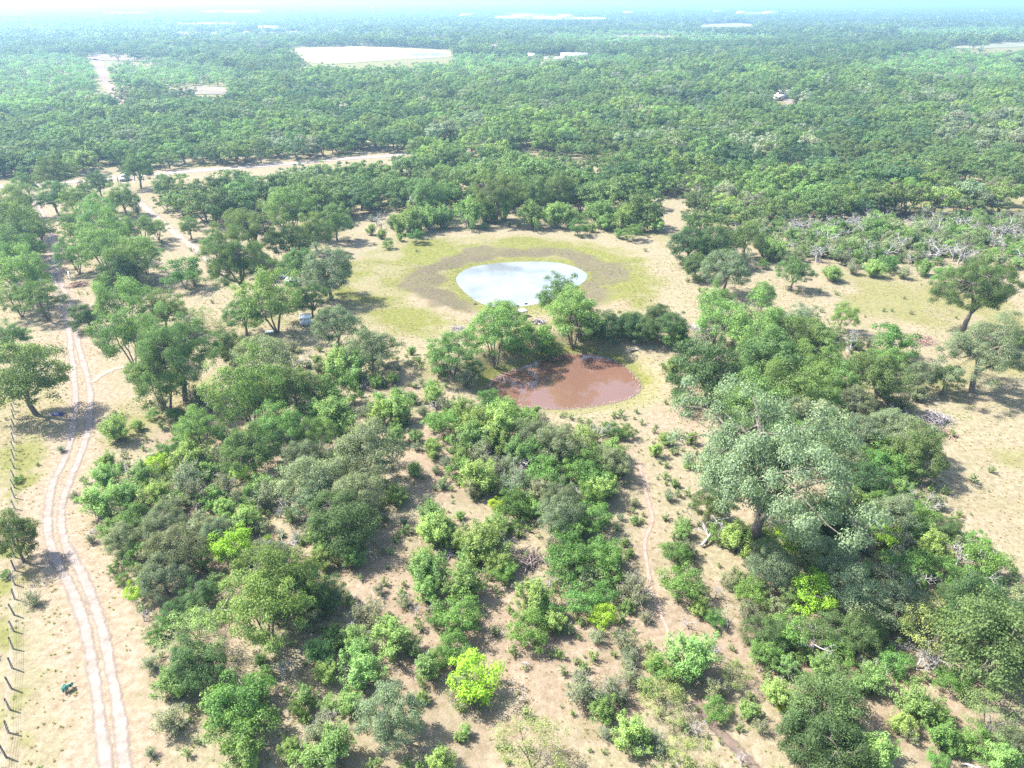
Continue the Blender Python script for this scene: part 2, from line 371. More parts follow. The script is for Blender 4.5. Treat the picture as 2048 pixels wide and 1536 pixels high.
def ribbon_data(pts, width, step=.6, lift=.02):
    p = resample(pts, step); T = np.gradient(p, axis=0); T /= np.linalg.norm(T, axis=1)[:, None] + 1e-9; Nn = np.stack([-T[:, 1], T[:, 0]], 1)
    us = np.array([-1, -.66, -.33, 0, .33, .66, 1]); ed = np.array([0, .45, .9, 1, .9, .45, 0])
    wv = width * (.8 + .4 * fbm(p[:, 0], p[:, 1], 4, 44))
    Vx = p[:, None] + Nn[:, None] * us[None, :, None] * wv[:, None, None]
    z = height(Vx[..., 0].ravel(), Vx[..., 1].ravel()) + lift
    V = np.concatenate([Vx.reshape(-1, 2), z[:, None]], 1); k = len(us); n = len(p)
    i = np.arange(n - 1)[:, None] * k + np.arange(k - 1)[None]
    return V, np.stack([i, i + 1, i + k + 1, i + k], -1).reshape(-1, 4), np.tile(ed, n)
def ribbons(name, lines, mat):
    Vs, Qs, Es, n = [], [], [], 0
    for pts, wd, step, lift in lines:
        V, Q, E = ribbon_data(pts, wd, step, lift); Vs.append(V); Qs.append(Q + n); Es.append(E); n += len(V)
    me = mesh_np(name, np.concatenate(Vs), np.concatenate(Qs), [mat], smooth=True)
    a = me.attributes.new('edge', 'FLOAT', 'POINT'); a.data.foreach_set('value', np.concatenate(Es).astype(np.float32))
    return struct(obj(name, me))
M_RUT = ribbon_mat('rut_sand', (.160, .128, .105), (.262, .218, .186), .55)
ribbons('dirt_track', [(gl['rl'], .66, .4, .03), (gl['rr'], .66, .4, .034)], M_RUT)
ribbons('gravel_road', [(gl['road'], 2.9, 2.0, .06)], ribbon_mat('road_gravel', (.19, .16, .13), (.27, .235, .20), .3))
ribbons('gate_drive', [(gl['drive'], 1.9, 1.0, .045), (gl['spur'], 1.0, .8, .05)], ribbon_mat('drive_sand', (.22, .175, .13), (.29, .24, .19), .7))
ribbons('foot_path', [(gl['path'], .36, .4, .03)], ribbon_mat('path_soil', (.20, .145, .11), (.27, .205, .16), .6))
ribbons('cattle_path', [(gl['path2'], .6, .4, .03)], ribbon_mat('path_dark', (.10, .075, .06), (.16, .12, .09), .5))

# ---- far fields, clearings and water (sheets on the flat ground)
FIELDS = {
 'bare_strip': ([(182, 116), (205, 122), (214, 142), (232, 168), (252, 206), (250, 216), (236, 208), (207, 176), (196, 150)], (.50, .36, .28)),
 'bare_clearing': ([(168, 114), (200, 108), (290, 112), (320, 118), (260, 121), (180, 122)], (.44, .33, .25)),
 'brush_clearing': ([(320, 184), (390, 172), (455, 175), (464, 192), (420, 188), (340, 192)], (.48, .40, .30)),
 'pasture': ([(500, 99), (640, 95), (700, 93), (800, 95), (905, 101), (912, 112), (880, 116), (800, 119), (700, 127), (640, 129), (600, 121), (604, 107), (500, 102)], (.66, .60, .30)),
 'small_glade': ([(640, 208), (680, 200), (706, 200), (708, 212), (660, 214)], (.50, .42, .30)),
 'pale_strip': ([(344, 63), (460, 63), (594, 61), (594, 65), (460, 67), (344, 68)], (.55, .53, .38)),
 'stubble_field': ([(350, 44), (480, 45), (480, 49), (350, 49)], (.50, .49, .36)),
 'hay_field': ([(1392, 50), (1470, 46), (1545, 51), (1480, 54), (1400, 55)], (.55, .55, .42)),
 'right_meadow': ([(1898, 93), (1965, 89), (2100, 80), (2100, 92), (1960, 97), (1900, 97)], (.46, .46, .28)),
 'quarry': ([(985, 32), (1080, 31), (1140, 34), (1215, 35), (1215, 39), (1080, 39), (985, 37)], (.74, .72, .68)),
 'sand_pit': ([(400, 21), (510, 21), (540, 23), (510, 26), (405, 26)], (.68, .66, .60)),
 'left_fields': ([(200, 24), (300, 24), (300, 27), (200, 27)], (.64, .62, .54)),
 'east_fields': ([(1470, 24), (1560, 24), (1560, 28), (1470, 28)], (.66, .64, .58)),
 'house_clearing': ([(1540, 184), (1582, 180), (1592, 204), (1576, 216), (1568, 202), (1546, 198)], (.56, .47, .38)),
 'mown_yard': ([(1060, 114), (1100, 112), (1175, 114), (1175, 119), (1060, 119)], (.50, .44, .34)),
}
CLEAR = []
for k, (poly, c) in FIELDS.items():
    g = smooth_closed(ground_pts(poly), 2); flat_poly(k, g, .25, simple('soil_' + k, tuple(v * .36 for v in c), 1, .22, .02, 0, .05))
    CLEAR.append(np.array(poly, float))
fp = smooth_closed(ground_pts([(780, 111), (830, 107), (896, 107), (894, 114), (850, 118), (800, 117)]), 2)
flat_poly('far_pond', fp, .35, water_mat('far_water', (.24, .255, .25), .1, .02))

# ------------------------------------------------------------------ plant prototypes
def unit(v): return v / (np.linalg.norm(v, axis=-1, keepdims=True) + 1e-9)
def leaves(acc, P, Nrm, L, Wd, r, m=0, axisv=None, align=.0):
    """diamond leaf sprays: centre P, facing Nrm, length L, width Wd"""
    n = len(P); A = r.normal(size=(n, 3))
    if axisv is not None: A = unit(A) * (1 - align) + unit(axisv) * align
    Nn = unit(Nrm); A = unit(A - (A * Nn).sum(1, keepdims=True) * Nn); B = np.cross(Nn, A)
    L = np.broadcast_to(L, (n,))[:, None] * r.uniform(.6, 1.35, (n, 1)); Wd = np.broadcast_to(Wd, (n,))[:, None] * r.uniform(.7, 1.3, (n, 1))
    V = np.stack([P - A * L * .5, P + B * Wd * .5 + A * L * .08, P + A * L * .5 - Nn * L * .12, P - B * Wd * .5 + A * L * .08], 1)
    acc.add(V.reshape(-1, 3), np.arange(n * 4).reshape(n, 4), m)
def limb(p0, p1, n, r, sag=.12, lift=.1):
    p0 = np.array(p0, float); p1 = np.array(p1, float); t = np.linspace(0, 1, n)[:, None]; L = np.linalg.norm(p1 - p0)
    k = r.normal(size=(1, 3)) * sag * L
    w = np.cumsum(r.normal(size=(n, 3)) * L * .022, axis=0); w -= w * 0
    return p0 * (1 - t) + p1 * t + np.sin(t * pi) * (k + np.array([[0, 0, lift * L]])) + w * np.sin(t * pi)
def crown_clumps(r, W, H, zc, rz, n, lo=-.55, fill=.35, la=1.0):
    d = r.normal(size=(n * 3, 3)); d = unit(d); d = d[d[:, 2] > lo][:n]
    ph = r.uniform(0, 6.28, 6); az = np.arctan2(d[:, 1], d[:, 0])
    lump = 1 + la * (.14 * np.sin(2 * az + ph[0]) + .12 * np.sin(3 * az + ph[1] + d[:, 2] * 3) + .08 * np.sin(5 * az + ph[2]) + .1 * np.sin(4 * d[:, 2] + ph[3])) - .06 * (la - 1)
    rad = np.where(r.random(len(d)) < fill, r.uniform(.25, .75, len(d)), r.uniform(.74, .95, len(d))) * lump
    C = d * rad[:, None] * np.array([W / 2, W / 2, rz]); C[:, 2] += zc
    return C, d
def clump_leaves(acc, C, D, r, rc, per, L, Wd, m=0, flat=.72, outb=.9):
    for c, d, q in zip(C, D, rc):
        k = max(4, int(per * (.6 + .8 * r.random())))
        u = unit(r.normal(size=(k, 3)) + d * .55); u[:, 2] = np.where(u[:, 2] < -.35, -u[:, 2] * .5, u[:, 2])
        P = c + u * q * (r.random((k, 1)) ** .4) * np.array([1, 1, flat])
        leaves(acc, P, u * 1.15 + r.normal(size=(k, 3)) * .5 + np.array([0, 0, .4]), L, Wd, r, m)
def tree_proto(seed, W, H, nclump, per, L, dense=False, stems=1, low=False, sides=6, zcf=.6, rzf=.40, lmat=None, thin=1.0, big=1.0, lump=1.0):
    r = np.random.default_rng(seed); tr = Acc(); cr = Acc()
    zc = H * zcf; rz = H * rzf; lo = -.8 if low else -.6
    C, D = crown_clumps(r, W, H, zc, rz, nclump, lo, .42 if dense else .28, lump)
    C[:, 2] = np.maximum(C[:, 2], H * (.1 if low else .17))
    rc = r.uniform(.085, .15, len(C)) * W * big
    clump_leaves(cr, C, D, r, rc, per, L, L * .62)
    R0 = W * .028 * thin
    ends = []
    if stems == 1:
        lean = r.normal(size=2) * .05 * H; top = np.array([lean[0], lean[1], H * .3])
        P = limb((0, 0, -.25), top, 6, r, .04, 0); tr.tube(P, np.linspace(R0 * 1.35, R0 * .9, 6), sides + 2)
        nl = 6; az0 = r.uniform(0, 6.28)
        for k in range(nl):
            a = az0 + k * 2 * pi / nl + r.normal() * .25; el = r.uniform(.25, 1.1) if k else 1.3
            e = np.array([cos(a) * cos(el) * W * .36, sin(a) * cos(el) * W * .36, zc - H * .02 + sin(el) * rz * .7])
            P2 = limb(P[-1 - (k % 2)], e, 6, r, .1, .1); tr.tube(P2, np.linspace(R0 * .62, R0 * .2, 6), sides); ends.append(P2)
    else:
        az0 = r.uniform(0, 6.28)
        for k in range(stems):
            a = az0 + k * 2 * pi / stems + r.normal() * .3; el = r.uniform(.5, 1.15)
            e = np.array([cos(a) * cos(el) * W * .42, sin(a) * cos(el) * W * .42, zc + sin(el) * rz * .55])
            b = np.array([cos(a) * R0 * .6, sin(a) * R0 * .6, -.2])
            P2 = limb(b, e, 8, r, .07, .10); tr.tube(P2, np.linspace(R0 * .72, R0 * .2, 8), sides); ends.append(P2)
    for c in C[r.permutation(len(C))[:int(len(C) * (.45 if sides > 4 else .2))]]:
        j = min(range(len(ends)), key=lambda q: np.linalg.norm(ends[q][-1] - c)); e = ends[j]
        b = e[r.integers(2, len(e))]
        tr.tube(limb(b, c, 4, r, .1, .05), np.linspace(R0 * .2, R0 * .06, 4), 4)
    return tr, cr
def shrub_proto(seed, W, H, nst, per, L, Wd, m_up=.5, twigs=False):
    """vase of arching stems with narrow feathery sprays"""
    r = np.random.default_rng(seed); st = Acc(); fo = Acc()
    for k in range(nst):
        a = r.uniform(0, 2 * pi); tilt = r.random() ** .7 * 1.25
        e = np.array([cos(a) * sin(tilt) * W / 2, sin(a) * sin(tilt) * W / 2, H * (.28 + .72 * cos(tilt))]) * r.uniform(.72, 1.12)
        b = r.normal(size=3) * np.array([.05, .05, 0]) * W; b[2] = -.1
        P = limb(b, e, 7, r, .08, .1); st.tube(P, np.linspace(.035, .012, 7) * (W / 3.5), 4 if twigs else 3)
        if twigs:
            for q in range(5):
                b2 = P[r.integers(2, 6)]; d2 = unit((e - b) * .6 + r.normal(size=3) * W * .3)
                st.tube(limb(b2, b2 + d2 * W * r.uniform(.1, .22), 3, r, .1, .05), np.linspace(.02, .012, 3) * (W / 3.5), 3)
        k2 = int(per * r.uniform(.6, 1.4)); t = .28 + .72 * r.random(k2) ** .75
        idx = t * 6; i0 = np.clip(idx.astype(int), 0, 5); f = (idx - i0)[:, None]
        Q = P[i0] * (1 - f) + P[i0 + 1] * f; T = unit(P[i0 + 1] - P[i0])
        rad = W * (.03 + .075 * np.sin(np.clip(t, 0, 1) * pi * .85))[:, None]
        Q = Q + unit(r.normal(size=(k2, 3))) * rad * r.random((k2, 1)) ** .5
        Q[:, 2] = np.maximum(Q[:, 2], .06)
        out = unit(Q - np.array([0, 0, H * .25]))
        leaves(fo, Q, r.normal(size=(k2, 3)) * .7 + out * .9 + np.array([0, 0, .3]), L, Wd, r, 0, T + r.normal(size=(k2, 3)) * .3 + np.array([0, 0, m_up]), .75)
    return st, fo
def snag_proto(seed, H, spread, depth=4, fallen=False):
    r = np.random.default_rng(seed); a = Acc()
    def grow(p, d, L, R, lv):
        n = 5; P = [np.array(p, float)]; dd = np.array(d, float)
        for _ in range(n - 1):
            dd = unit(dd + r.normal(size=3) * .2 + np.array([0, 0, .05])); P.append(P[-1] + dd * L / (n - 1))
        P = np.array(P); 
        if fallen: P[:, 2] = np.maximum(P[:, 2], .08)
        a.tube(P, np.linspace(R, R * .55, n), 5 if lv < 2 else 4)
        if lv >= depth: return
        for k in range(3 if lv else 4):
            q = P[r.integers(2, n)]; dv = unit(dd + r.normal(size=3) * (.75 + spread * .3))
            grow(q, dv, L * r.uniform(.5, .78), max(R * .52, .02), lv + 1)
    if fallen: grow((-H * .4, 0, .25), (1, 0, .12), H * .55, .16, 1); grow((-H * .3, .3, .2), (.8, .6, .05), H * .5, .11, 1)
    else: grow((0, 0, -.2), (r.normal() * .2, r.normal() * .2, 1), H * .42, H * .032, 0)
    return a

PW = {}                                     # family -> list of (stem mesh, leaf mesh), nominal width
def fam(key, W, H, items, names):
    out = []
    for i, (s, f) in enumerate(items):
        out.append((s.mesh(names[0], [M_BARK if names[0] == 'trunk' else M_TWIG]), f.mesh(names[1], [M_LEAF]) if f else None))
    PW[key] = (W, H, out, names)
TC = ('trunk', 'crown'); SF = ('stems', 'foliage')
fam('oak', 9, 7.4, [tree_proto(s, 9, 7.4, 120, 165, .20, zcf=.56, rzf=.44) for s in (1, 2, 3, 4)], TC)
fam('oakbig', 15, 10.5, [tree_proto(s, 15, 10.5, 190, 360, .165, False, big=.68, lump=1.7) for s in (11, 12)], TC)
fam('dense', 9, 7.0, [tree_proto(s, 9, 7.0, 135, 175, .20, True, low=True, zcf=.5, rzf=.47) for s in (21, 22, 23)], TC)
fam('multi', 8, 7.2, [tree_proto(s, 8, 7.2, 95, 150, .18, stems=4, zcf=.57, rzf=.41, thin=.75) for s in (31, 32, 33)], TC)
fam('thin', 7, 6.6, [tree_proto(s, 7, 6.6, 60, 80, .15, stems=3, zcf=.6, rzf=.38, thin=.7, big=1.15) for s in (36, 37)], TC)
fam('feather', 4, 3.1, [shrub_proto(s, 4, 3.1, 42, 130, .21, .07) for s in (41, 42, 43, 44)], SF)
fam('bush', 4, 3.2, [tree_proto(s, 4, 3.2, 50, 120, .14, True, stems=5, low=True, zcf=.5, rzf=.48, thin=.5, big=1.25) for s in (51, 52, 53)], SF)
fam('brush', 4, 3.0, [shrub_proto(s, 4, 3.0, 34, 85, .16, .065, .3, True) for s in (61, 62, 63)], SF)
SNAG = [snag_proto(s, 5, .6).mesh('branches', [M_DEAD]) for s in (71, 72, 73)]
SNAGF = [snag_proto(s, 6, .5, 4, True).mesh('branches', [M_DEAD]) for s in (75, 76)]
# coarser trees for the wood behind the pond
fam('mid', 7, 5.9, [tree_proto(s, 7, 5.9, 44, 75, .32, s % 2 == 0, stems=1 if s % 3 else 3, sides=4, zcf=.53, rzf=.47, big=1.1) for s in (81, 82, 83, 84, 85, 86)], TC)

# ------------------------------------------------------------------ individually placed plants
# type: family, height/width, crown centre fraction, colour, name, words, category
TY = {
 'O': ('oak', 1.04, .55, (.100, .138, .056), 'oak_tree', 'dark green oak', 'tree'),
 'G': ('oak', .96, .55, (.148, .168, .112), 'oak_tree', 'grey-green oak', 'tree'),
 'D': ('dense', .86, .50, (.074, .114, .052), 'oak_tree', 'dense dark oak', 'tree'),
 'T': ('multi', 1.12, .56, (.125, .182, .066), 'mesquite_tree', 'slender-trunked light green tree', 'tree'),
 'L': ('thin', .95, .60, (.190, .230, .100), 'mesquite_tree', 'thin pale-leaved tree', 'tree'),
 'M': ('feather', .78, .48, (.168, .235, .085), 'mesquite_shrub', 'feathery light green shrub', 'shrub'),
 'B': ('bush', .80, .50, (.098, .165, .050), 'leafy_bush', 'leafy bright green bush', 'bush'),
 'S': ('brush', .74, .48, (.170, .190, .120), 'brush_shrub', 'twiggy grey-green shrub', 'shrub'),
 'Y': ('bush', .82, .50, (.225, .315, .040), 'leafy_bush', 'vivid yellow-green bush', 'bush'),
}
PL = {
 'O': "50,366,42 111,345,62 107,392,58 168,377,22 197,368,40 275,343,50 244,395,54 29,402,58 28,432,72 75,460,52 30,462,84 36,495,78 18,672,58 45,752,132 "
      "379,455,36 328,370,42 325,620,70 350,720,138 459,700,72 507,467,98 432,493,52 475,540,104 510,520,56 582,487,66 595,525,62 622,600,56 485,632,64 585,775,84 "
      "628,467,60 670,447,56 992,395,76 1067,388,60 1122,385,60 1204,392,42 862,398,60 897,379,42 1122,597,76 1493,480,56 1587,545,54 1948,590,120 1560,680,92 1540,722,104 1630,680,74 "
      "1691,385,28 1909,370,26 1893,757,52 1756,765,92 30,1082,80 502,899,92 1840,901,88 1420,1010,60",
 'G': "655,545,94 672,655,74 740,700,80 525,720,100 1451,545,78 1605,640,58 1971,705,145 2000,380,48 1838,753,58 328,1045,74 242,1080,60 437,1063,60 423,1060,60 733,909,116 616,917,76 621,959,106 "
      "712,1000,88 545,1110,60 1068,875,64 1125,888,84 1225,925,60 1120,1000,66 1120,1032,78 1528,962,285 1680,917,80 1709,808,74 1772,852,64 1829,875,80 1782,1031,84 342,1101,94 326,1147,84 "
      "1650,1117,84 1540,1134,84 1708,1182,92 1800,1205,92 780,1430,110 1678,922,70 630,1000,74 1585,845,84 1634,850,90 1730,865,74 2028,1485,60",
 'D': "241,548,72 208,562,34 176,633,64 1383,487,84 1435,493,84 1395,532,58 1217,645,64 1258,650,58 1290,665,54 1343,655,62 1315,632,54 1265,643,56 1423,755,146 681,1040,134 1730,966,84 1640,1040,96 1663,1026,64 "
      "397,1192,74 352,1218,56 650,1192,76 604,1176,84 391,1330,104 1534,1264,74 1663,1258,84 1910,1186,52 1990,1290,190 1969,1212,118 1650,1410,140 1632,1462,130 1665,1505,130 1894,1060,50 1725,1270,84 890,1058,48",
 'T': "28,512,64 40,545,90 30,594,58 83,597,64 150,405,52 195,415,52 140,441,38 143,470,34 226,402,32 195,444,74 238,457,44 280,454,54 312,454,36 147,505,58 208,500,84 210,475,74 262,512,80 285,510,56 245,605,86 252,670,92 "
      "325,765,94 543,590,110 490,775,124 520,800,70 398,860,80 1148,643,96 1005,640,76 990,680,96 905,705,80 872,712,36 1524,595,48 1513,665,104 1510,810,116 1585,775,114 1630,730,90 1680,760,76 1636,765,80 1690,633,48 1440,643,90 1427,605,60 "
      "556,862,84 632,873,60 528,1222,140 554,1166,124 549,1218,60 533,1176,60 1160,660,60 580,418,78 1636,800,84 1655,850,74 1590,885,74",
 'L': "397,630,48 436,645,28 375,1270,112 384,1248,64 1065,1490,130 1988,1427,104 1868,1258,112 1585,1160,74 1617,1110,70 1538,1118,70 1475,1349,60 1326,1398,90 1374,1521,90",
 'M': "634,720,22 680,728,74 712,738,64 823,702,20 797,788,30 822,795,28 870,790,46 758,805,40 750,760,32 785,755,26 862,770,22 795,822,64 710,772,22 763,468,22 800,475,16 742,460,22 797,457,28 840,460,18 "
      "968,452,17 1018,449,11 1036,450,10 1062,434,54 987,437,22 820,440,62 858,437,52 885,434,48 940,428,62 970,420,50 1008,420,44 1112,432,54 1140,437,44 1184,455,22 1213,444,38 1237,467,22 1200,425,62 1255,440,52 "
      "1665,548,36 1545,500,48 1662,545,30 1750,535,42 1848,535,38 2033,680,34 1347,737,48 234,857,60 276,850,26 214,920,40 211,953,60 198,1005,80 250,990,64 286,948,64 310,985,62 380,915,88 226,1063,58 448,1016,48 "
      "673,836,84 629,823,62 762,828,58 798,831,48 830,873,32 866,901,40 790,870,44 694,883,32 827,940,36 790,990,48 863,1035,60 869,1062,80 642,1081,58 710,1081,38 707,1118,48 642,1120,48 450,1021,44 486,1040,62 "
      "925,826,62 956,850,74 998,855,84 946,875,74 988,880,68 922,912,42 1034,900,62 1165,880,58 1228,900,54 956,955,80 1203,982,64 1078,1020,42 920,1030,22 993,1047,54 970,1086,92 917,1078,48 1000,1128,54 852,1120,60 935,1115,44 "
      "1333,878,32 1312,902,30 1382,878,26 1364,1058,42 1473,1075,74 1525,1083,58 1800,980,58 1704,1010,74 1860,1092,68 1269,1040,18 345,1368,74 436,1385,38 490,1510,84 521,1319,26 534,1345,32 783,1277,84 708,1280,62 666,1261,34 712,1306,64 640,1310,64 "
      "721,1345,82 650,1345,54 702,1404,54 852,1140,84 930,1160,84 663,1495,94 578,1495,44 930,1463,30 842,1394,32 881,1521,58 1070,1200,84 1110,1245,54 1400,1212,44 1388,1313,108 1208,1417,62 1313,1329,48 1270,1470,84 1534,1310,54 "
      "1554,1388,64 1643,1336,58 1750,1362,64 1715,1368,48 1835,1404,84 1803,1446,54 1757,1508,84 2010,1518,74 1500,1420,44 858,1176,62 1254,1212,30 1572,1329,48",
 'B': "1030,700,42 1100,697,46 945,737,42 880,742,32 1190,676,42 365,548,70 832,472,32 776,487,24 1158,454,40 1268,463,42 1070,680,78 1350,672,58 1789,685,82 1776,715,62 1776,525,42 1887,552,44 1981,548,62 1808,385,72 1873,390,46 1525,527,24 672,780,84 323,909,46 354,891,38 307,827,28 351,828,36 "
      "273,1040,68 888,844,74 1024,834,48 1053,839,32 1081,907,74 1092,950,72 1026,1008,68 1185,1035,74 1138,1060,74 1222,860,38 1253,862,36 1141,1105,80 1211,1102,70 1030,1052,28 975,802,48 1172,922,72 1150,940,62 1190,956,72 1165,990,58 "
      "1351,1105,62 1374,930,18 1756,901,78 1813,930,72 1761,938,66 1740,1003,72 1842,1026,62 1819,1060,62 1954,1083,54 1975,1122,84 225,1137,24 244,1157,30 335,1245,48 306,1270,38 482,1404,114 518,1381,62 482,1456,114 920,1228,88 875,1238,42 1008,1143,48 "
      "907,1290,62 881,1316,48 601,1411,48 1054,1258,80 1137,1130,90 1212,1117,74 1156,1199,74 1208,1186,54 1430,1235,42 1508,1186,64 1884,1143,72 1910,1362,68 1881,1433,48 1956,1485,68 1878,1521,44 1368,1166,84 1436,1417,54 34,960,16 12,1147,22 "
      "1090,1225,60 1578,1264,80 1530,1306,62 1793,1323,62 1800,1245,72 1676,1306,62 1440,1062,48 1819,1143,72",
 'S': "274,420,22 388,560,27 283,565,42 371,655,52 205,685,38 395,790,44 725,665,32 582,690,30 843,763,16 848,822,30 890,452,16 932,680,28 935,755,48 1487,522,42 1503,633,58 1529,745,48 1505,775,48 1707,535,32 1810,545,30 1408,682,62 "
      "228,830,20 240,933,22 150,990,26 320,805,38 401,918,62 443,920,54 450,970,58 370,960,78 392,990,62 180,1078,24 390,1063,72 447,865,58 707,948,58 528,995,62 535,964,48 478,1112,62 725,823,26 832,891,24 871,938,24 892,925,28 884,969,24 853,1000,28 "
      "1086,852,48 970,912,58 1018,938,58 988,938,52 945,980,42 1032,970,68 1084,978,62 1268,1003,24 1100,1090,28 1354,969,16 1338,990,28 1691,982,62 1795,1016,62 1709,1073,82 62,1199,38 303,1326,38 342,1440,70 303,1505,26 738,1231,74 "
      "760,1179,28 806,1202,34 925,1385,78 634,1456,74 1267,1180,78 1293,1235,30 1192,1270,38 1173,1378,84 1225,1378,64 1267,1349,58 1260,1316,42 1430,1375,48 1521,1450,36 1310,1486,54 1208,1466,32 1767,1150,72 1567,1339,46 1822,1470,36 123,897,18 593,1076,26 1240,1034,18 767,1102,18 1808,1092,62",
 'Y': "478,945,40 315,930,46 468,1092,84 580,1130,28 535,1075,16 993,1008,32 277,1180,50 950,1352,104 1208,1231,54 1585,1082,72 1769,1068,62 1620,1190,84 1565,1392,44 1890,1240,60",
}
# landmarks used to say which plant is meant: pixel, phrase
LM = [((1128, 770), 'the brown pond'), ((1045, 565), 'the milky pond'), ((150, 800), 'the two-rut track bend'), ((105, 1000), 'the track curve by the fence'), ((200, 1300), 'the wide foreground track'),
      ((110, 490), 'the shaded track stretch'), ((247, 358), 'the parked white vehicle'), ((1041, 630), 'the stilted wooden platform'), ((612, 655), 'the pale box hut'), ((583, 570), 'the dark teal hut'),
      ((142, 563), 'the white post'), ((258, 478), 'the bare utility pole'), ((1842, 680), 'the reddish brush pile'), ((1873, 845), 'the silvery brush pile'), ((1058, 1120), 'the charred branch pile'),
      ((1440, 1085), 'the fallen white trunk'), ((135, 1377), 'the blue-green cactus'), ((1300, 1020), 'the narrow footpath'), ((1320, 1215), 'the footpath end'), ((1400, 870), 'the pale bare patch'),
      ((1500, 1040), 'the giant silver-grey oak'), ((1423, 800), 'the huge dark oak'), ((468, 1110), 'the yellow-green thicket bush'), ((950, 1380), 'the big yellow-green bush'), ((1148, 690), 'the tallest dam tree'),
      ((1948, 620), 'the lone pasture oak'), ((1960, 760), 'the grey pasture oak'), ((1990, 1360), 'the broad dark corner oak'), ((1650, 1490), 'the dark oak clump'), ((391, 1360), 'the bleached leaning snag'),
      ((770, 1485), 'the grey foreground oak'), ((1400, 1480), 'the bare grey snag'), ((35, 808), 'the broad oak over the fence'), ((365, 565), 'the round bush in the glade'), ((1065, 1530), 'the thin pale foreground tree'),
      ((160, 570), 'the brown stick heap'), ((1925, 1125), 'the white branching snag'), ((555, 650), 'the vase-shaped tree'), ((675, 800), 'the domed green bush'), ((1230, 1050), 'the thicket edge by the footpath')]
LMG = [(onground(*p)[:2], t) for p, t in LM]
SPECIAL = {  # label overrides, keyed by type and pixel
 ('G', 1528, 962): 'giant silver-grey oak with a pale leaning trunk beside the narrow footpath', ('D', 1423, 755): 'huge rounded dark oak overhanging the bare ground near the brown pond',
 ('Y', 468, 1092): 'large vivid yellow-green bush in the thicket beside the track', ('Y', 950, 1352): 'biggest vivid yellow-green bush, standing alone with a grey shrub before it',
 ('Y', 277, 1180): 'vivid yellow-green bush at the thicket edge facing the track', ('O', 1948, 590): 'lone wide oak with a green bush at its foot in the dry pasture',
 ('G', 1971, 705): 'wide grey-green oak on the dry pasture beyond the silvery brush pile', ('O', 45, 752): 'broad oak spreading over the fence, casting shade across to the track',
 ('T', 543, 590): 'vase-shaped tree with several dark stems beside the pale box hut', ('O', 30, 1082): 'bent oak growing on the fence line beside the track curve',
 ('D', 1990, 1290): 'broad dark oak filling the corner beyond the lime-leaved tree', ('L', 1868, 1258): 'lime-leaved tree in front of the broad dark corner oak', ('L', 1065, 1490): 'thin pale-leaved tree with bare twigs showing in the open foreground',
 ('G', 780, 1430): 'grey-green oak with a dark trunk standing in the foreground scrub', ('B', 365, 548): 'round bright bush alone in the glade between oaks', ('T', 1148, 643): 'tallest leafy tree on the dam between the two ponds',
 ('B', 672, 780): 'tall domed green bush at the top of the dense thicket', ('S', 925, 1385): 'grey twiggy shrub leaning against the biggest yellow-green bush', ('B', 832, 472): 'round bush alone on the grass behind the milky pond',
 ('O', 1587, 545): 'small lone oak with a side trunk on the pasture edge', ('T', 1524, 595): 'narrow upright tree standing on the pasture behind the thicket',
}
ORD = ['nearest', 'second nearest', 'third nearest', 'fourth nearest', 'fifth nearest', 'sixth nearest', 'seventh nearest', 'eighth nearest', 'ninth nearest', 'tenth nearest', 'eleventh nearest', 'twelfth nearest', 'thirteenth nearest', 'fourteenth nearest']
placed = []                                  # x, y, W
specs = []
for ty, txt in PL.items():
    fa, hw, cc, c, nm, words, cat = TY[ty]
    for tok in txt.split():
        cx, cyy, wp = map(int, tok.split(','))
        zc = 1.0
        for _ in range(5):
            x, y, t = unproj(cx, cyy, zc); Wm = wp * (1.2 if ty in 'MS' else (1.18 if ty in 'OGT' else 1.1)) * float(t) / F; g = H1(x, y); zc = g + cc * hw * Wm
        specs.append(dict(ty=ty, x=float(x), y=float(y), z=g, W=Wm, cx=cx, cy=cyy)); placed.append((float(x), float(y), Wm))
def size_word(ty, W):
    a, b = {'tree': (4.6, 8.0), 'shrub': (2.2, 4.0), 'bush': (2.4, 4.4)}[TY[ty][6]]
    return 'small' if W < a else ('large' if W > b else 'mid-sized')
for s in specs:
    ds = [math.hypot(s['x'] - g[0], s['y'] - g[1]) for g, _ in LMG]; j = int(np.argmin(ds))
    s['lm'] = LMG[j][1]; s['d'] = ds[j]; s['sz'] = size_word(s['ty'], s['W'])
buck = {}
for s in specs: buck.setdefault((s['ty'], s['sz'], s['lm']), []).append(s)
for (ty, sz, lm), L in buck.items():
    L.sort(key=lambda q: q['d'])
    for k, s in enumerate(L):
        o = ORD[k] + ' to' if k < len(ORD) else 'set well back from'
        words = TY[ty][5]
        s['label'] = f"{sz} {words} near {lm}" if len(L) == 1 else f"{sz} {words}, {o} {lm}"
        if len(L) == 1 and s['d'] > 14: s['label'] = f"{sz} {words} some way off from {lm}"
        s['label'] = SPECIAL.get((ty, s['cx'], s['cy']), s['label'])
GROUP = {'O': 'dark oaks of the ranch', 'G': 'grey-green oaks of the scrub', 'D': 'dense dark oaks', 'T': 'slender light green trees', 'L': 'thin pale-leaved trees', 'M': 'feathery mesquite shrubs', 'B': 'leafy green bushes', 'S': 'twiggy grey shrubs', 'Y': 'yellow-green bushes'}
